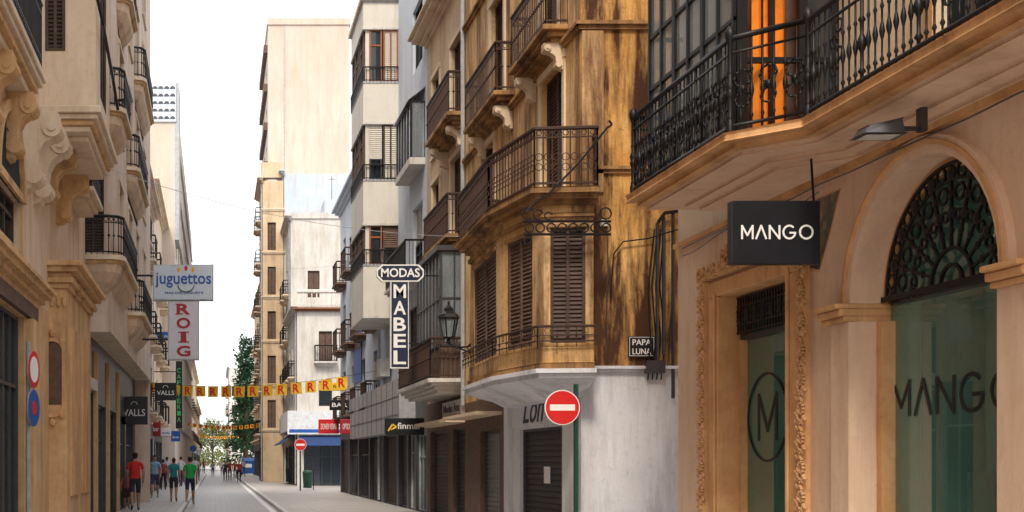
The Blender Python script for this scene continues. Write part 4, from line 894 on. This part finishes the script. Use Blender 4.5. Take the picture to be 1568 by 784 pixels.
# ------------------------------------------------------------ people
sk=simple('skin',(.42,.23,.15),.6); hairm=simple('dark_hair',(.03,.018,.012),.7)
def person(name,x,y,zg,head,hgt,shirt,shorts,shoe,ph=.5,female=False,arm=.25,longp=False):
    mats=[sk,hairm,simple('shirt_cloth',shirt,.9,0,.25),simple('trouser_cloth',shorts,.9,0,.25),simple('shoe_leather',shoe,.6)]
    st=ph
    sw=.165 if female else .19
    V=[];Rr=[];E=[]
    def v(p,r,par=None):
        V.append(Vector(p)); Rr.append(r if isinstance(r,tuple) else (r,r)); 
        if par is not None: E.append((par,len(V)-1))
        return len(V)-1
    pel=v((0,0,.95),(.155,.115)); w=v((0,.0,1.1),(.13 if female else .15,.105),pel); c=v((0,.01,1.28),(.155 if female else .18,.12),w); uc=v((0,0,1.41),(.12,.09),c)
    nk=v((0,.01,1.5),.055,uc); hb=v((0,.025,1.575),.072,nk); hd=v((0,.03,1.65),(.085,.1),hb); ht=v((0,.02,1.715),(.065,.075),hd)
    seg=[('t',0,1),('t',1,2),('t',2,3),('n',3,4),('h',4,5),('h',5,6),('h',6,7)]
    hands=[]
    for s in(-1,1):
        k=s*st
        sh=v((s*sw,0,1.405),(.062,.062),uc); el=v((s*(sw+.06),-.05-.35*k*arm,1.13),.047,sh); wr=v((s*(sw+.05),.08-.9*k*arm,.91),.031,el); ha=v((s*(sw+.04),.11-1.0*k*arm,.84),(.022,.042),wr)
        seg+= [('s',sh,el),('a',el,wr),('a',wr,ha),('t',uc,sh)]; hands.append((Vector(V[ha]),s))
        hp=v((s*.095,0,.9),(.1,.1),pel); kn=v((s*.1,.28*k*.8+.04,.5),(.066,.066),hp); f=.5*k*.8
        an=v((s*.1,f-.06 if k<0 else f,.1+(.09 if k<0 else 0)),.042,kn); to=v((s*.115,f+.13 if k>=0 else f+.08,.04),(.045,.035),an)
        seg+=[('l',hp,kn),('c',kn,an),('f',an,to),('p',pel,hp)]
    me=bpy.data.meshes.new('body'); me.from_pydata(V,E,[]); o=bpy.data.objects.new('body_tmp',me); S.collection.objects.link(o)
    m=o.modifiers.new('s','SKIN'); m.use_smooth_shade=True
    for i,(a,b) in enumerate(Rr): me.skin_vertices[0].data[i].radius=(a,b); me.skin_vertices[0].data[i].use_root=(i==0)
    o.modifiers.new('d','SUBSURF').levels=2; o.modifiers['d'].render_levels=2
    bpy.context.view_layer.update(); me2=bpy.data.meshes.new_from_object(o.evaluated_get(bpy.context.evaluated_depsgraph_get()))
    vs=[list(q.co) for q in me2.vertices]; fs=[tuple(p.vertices) for p in me2.polygons]; mi=[]
    for p in me2.polygons:
        q=p.center; best=None
        for k,a,b in seg:
            A,Bv=V[a],V[b]; d=Bv-A; t=max(0,min(1,(q-A).dot(d)/d.length_squared)); dist=(q-(A+d*t)).length-(Rr[a][0]*(1-t)+Rr[b][0]*t)*.5
            if best is None or dist<best[0]: best=(dist,k,t)
        _,k,t=best
        mm=2
        if k=='n': mm=0 if t>.35 else 2
        elif k=='h': mm=1 if (q.z>1.69 or (q.y<.035 and q.z>1.57)) else 0
        elif k=='s': mm=2 if t<.6 else 0
        elif k=='a': mm=0
        elif k=='l': mm=3 if (longp or t<.85) else 0
        elif k=='c': mm=3 if longp else 0
        elif k=='f': mm=4
        elif k=='p': mm=3
        if k=='t' and q.z<.97: mm=3
        if q.z<.085: mm=4
        mi.append(mm)
    bpy.data.objects.remove(o)
    T=Bld('x')
    for hc,s in hands:
        for j in range(4):
            L=(.075,.085,.08,.06)[j]; b0=hc+Vector((0,.028-.018*j,-.02)); m1=b0+Vector((-s*.008,.004,-L*.55)); m2=m1+Vector((-s*.022,.006,-L*.45))
            tube(T,'f','x',b0,m1,.0095,6,.0085); tube(T,'f','x',m1,m2,.0085,6,.006)
        b0=hc+Vector((0,.03,.02)); m1=b0+Vector((-s*.012,.03,-.03)); tube(T,'f','x',b0,m1,.011,6,.009); tube(T,'f','x',m1,m1+Vector((-s*.01,.008,-.03)),.009,6,.007)
    for pos,rx,ry,rz,k in (((0,.128,1.635),.012,.02,.022,0),((-.075,.03,1.635),.012,.022,.03,0),((.075,.03,1.635),.012,.022,.03,0),((-.03,.112,1.655),.012,.008,.007,1),((.03,.112,1.655),.012,.008,.007,1),((0,.112,1.595),.025,.008,.006,2)):
        blob(T,'g%d'%k,'x',pos,rx,ry,rz,6,4)
    if female:
        blob(T,'g1','x',(0,-.04,1.63),.075,.06,.11,8,6)
    else: blob(T,'g1','x',(0,.005,1.69),.083,.1,.065,8,6)
    for k,(v_,f_,_,_) in T.P.items():
        off=len(vs); vs+= [list(q) for q in v_]; fs+=[tuple(off+i for i in f) for f in f_]; mi+=[{'f':0,'g0':0,'g1':1,'g2':0}[k]]*len(f_)
    zmin=min(q[2] for q in vs); k=hgt/1.77
    me3=bpy.data.meshes.new(name); me3.from_pydata([(q[0]*k,q[1]*k,(q[2]-zmin)*k) for q in vs],[],fs)
    for q in mats: me3.materials.append(q)
    me3.polygons.foreach_set('material_index',mi); me3.polygons.foreach_set('use_smooth',[True]*len(fs)); me3.update()
    ob=bpy.data.objects.new(name,me3); S.collection.objects.link(ob); ob.location=(x,y,zg); ob.rotation_euler=(0,0,head)
def P(name,px,Y,**k): 
    x=XX(px,Y); person(name,x,Y,.12 if (x<-1.1 or x>2.1) else .004,**k)
P('man_in_red_shirt',207,37.5,head=0.1,hgt=1.78,shirt=(.6,.03,.02),shorts=(.03,.03,.05),shoe=(.03,.03,.03),ph=.5)
P('man_in_striped_shirt',237,50,head=3.1,hgt=1.76,shirt=(.25,.42,.6),shorts=(.05,.06,.12),shoe=(.3,.3,.3),ph=.45)
P('woman_in_teal_top',266,45.5,head=0.0,hgt=1.66,shirt=(.02,.2,.22),shorts=(.02,.03,.05),shoe=(.2,.1,.06),ph=-.5,female=True)
P('man_in_green_shirt',291,45.5,head=-.05,hgt=1.80,shirt=(.02,.4,.08),shorts=(.02,.03,.08),shoe=(.4,.4,.4),ph=.6)
P('child',194,38.5,head=0.0,hgt=1.2,shirt=(.35,.12,.12),shorts=(.1,.06,.06),shoe=(.2,.2,.2),ph=-.4)
for i,(px,Y) in enumerate(((345,100),(352,104),(360,110),(250,64),(256,70),(299,80),(303,95),(372,120),(326,130),(277,72),(262,85),(340,140),(366,95),(312,150))):
    P('pedestrian',px,Y,head=random.choice([0,3.1,.3]),hgt=random.uniform(1.6,1.8),shirt=random.choice([(.03,.03,.04),(.4,.4,.42),(.03,.05,.12),(.3,.05,.04)]),shorts=random.choice([(.02,.02,.03),(.05,.06,.1)]),shoe=(.05,.05,.05),ph=random.choice([-.5,.5]),longp=True)

# ------------------------------------------------------------ world, sun, camera
w=bpy.data.worlds.new('World'); S.world=w; w.use_nodes=True; nt=w.node_tree
bg=nt.nodes['Background']; out=nt.nodes['World Output']
sky=nt.nodes.new('ShaderNodeTexSky'); sky.sky_type='NISHITA'; sky.sun_disc=False
sky.sun_elevation=R(48); sky.sun_rotation=R(197); sky.air_density=1.2; sky.dust_density=4
nt.links.new(sky.outputs[0],bg.inputs[0]); bg.inputs[1].default_value=.12
bg2=nt.nodes.new('ShaderNodeBackground'); bg2.inputs[0].default_value=(1,.985,.96,1); bg2.inputs[1].default_value=1.15
ad=nt.nodes.new('ShaderNodeAddShader'); nt.links.new(bg.outputs[0],ad.inputs[0]); nt.links.new(bg2.outputs[0],ad.inputs[1]); nt.links.new(ad.outputs[0],out.inputs[0])
sl=bpy.data.lights.new('sun','SUN'); sl.energy=2.6; sl.angle=R(10); sl.color=(1,.89,.74)
so=bpy.data.objects.new('sun',sl); S.collection.objects.link(so)
az=R(197); el=R(48); d=Vector((math.sin(az)*math.cos(el),math.cos(az)*math.cos(el),math.sin(el)))
so.rotation_euler=d.to_track_quat('Z','Y').to_euler()
pl=bpy.data.lights.new('gallery_lamp','POINT'); pl.energy=8; pl.color=(1,.55,.2); pl.shadow_soft_size=.1
po=bpy.data.objects.new('gallery_lamp',pl); S.collection.objects.link(po); po.location=(5.5,12.3,7.6)
cam=bpy.data.cameras.new('camera'); co=bpy.data.objects.new('camera',cam); S.collection.objects.link(co); S.camera=co
co.location=(0,0,1.6); co.rotation_euler=(R(90),0,0)
cam.sensor_width=36; cam.lens=FL/1568*36; cam.shift_x=454/1568; cam.shift_y=314/1568; cam.clip_end=3000
S.view_settings.view_transform='Standard'; S.view_settings.look='None'; S.view_settings.exposure=0
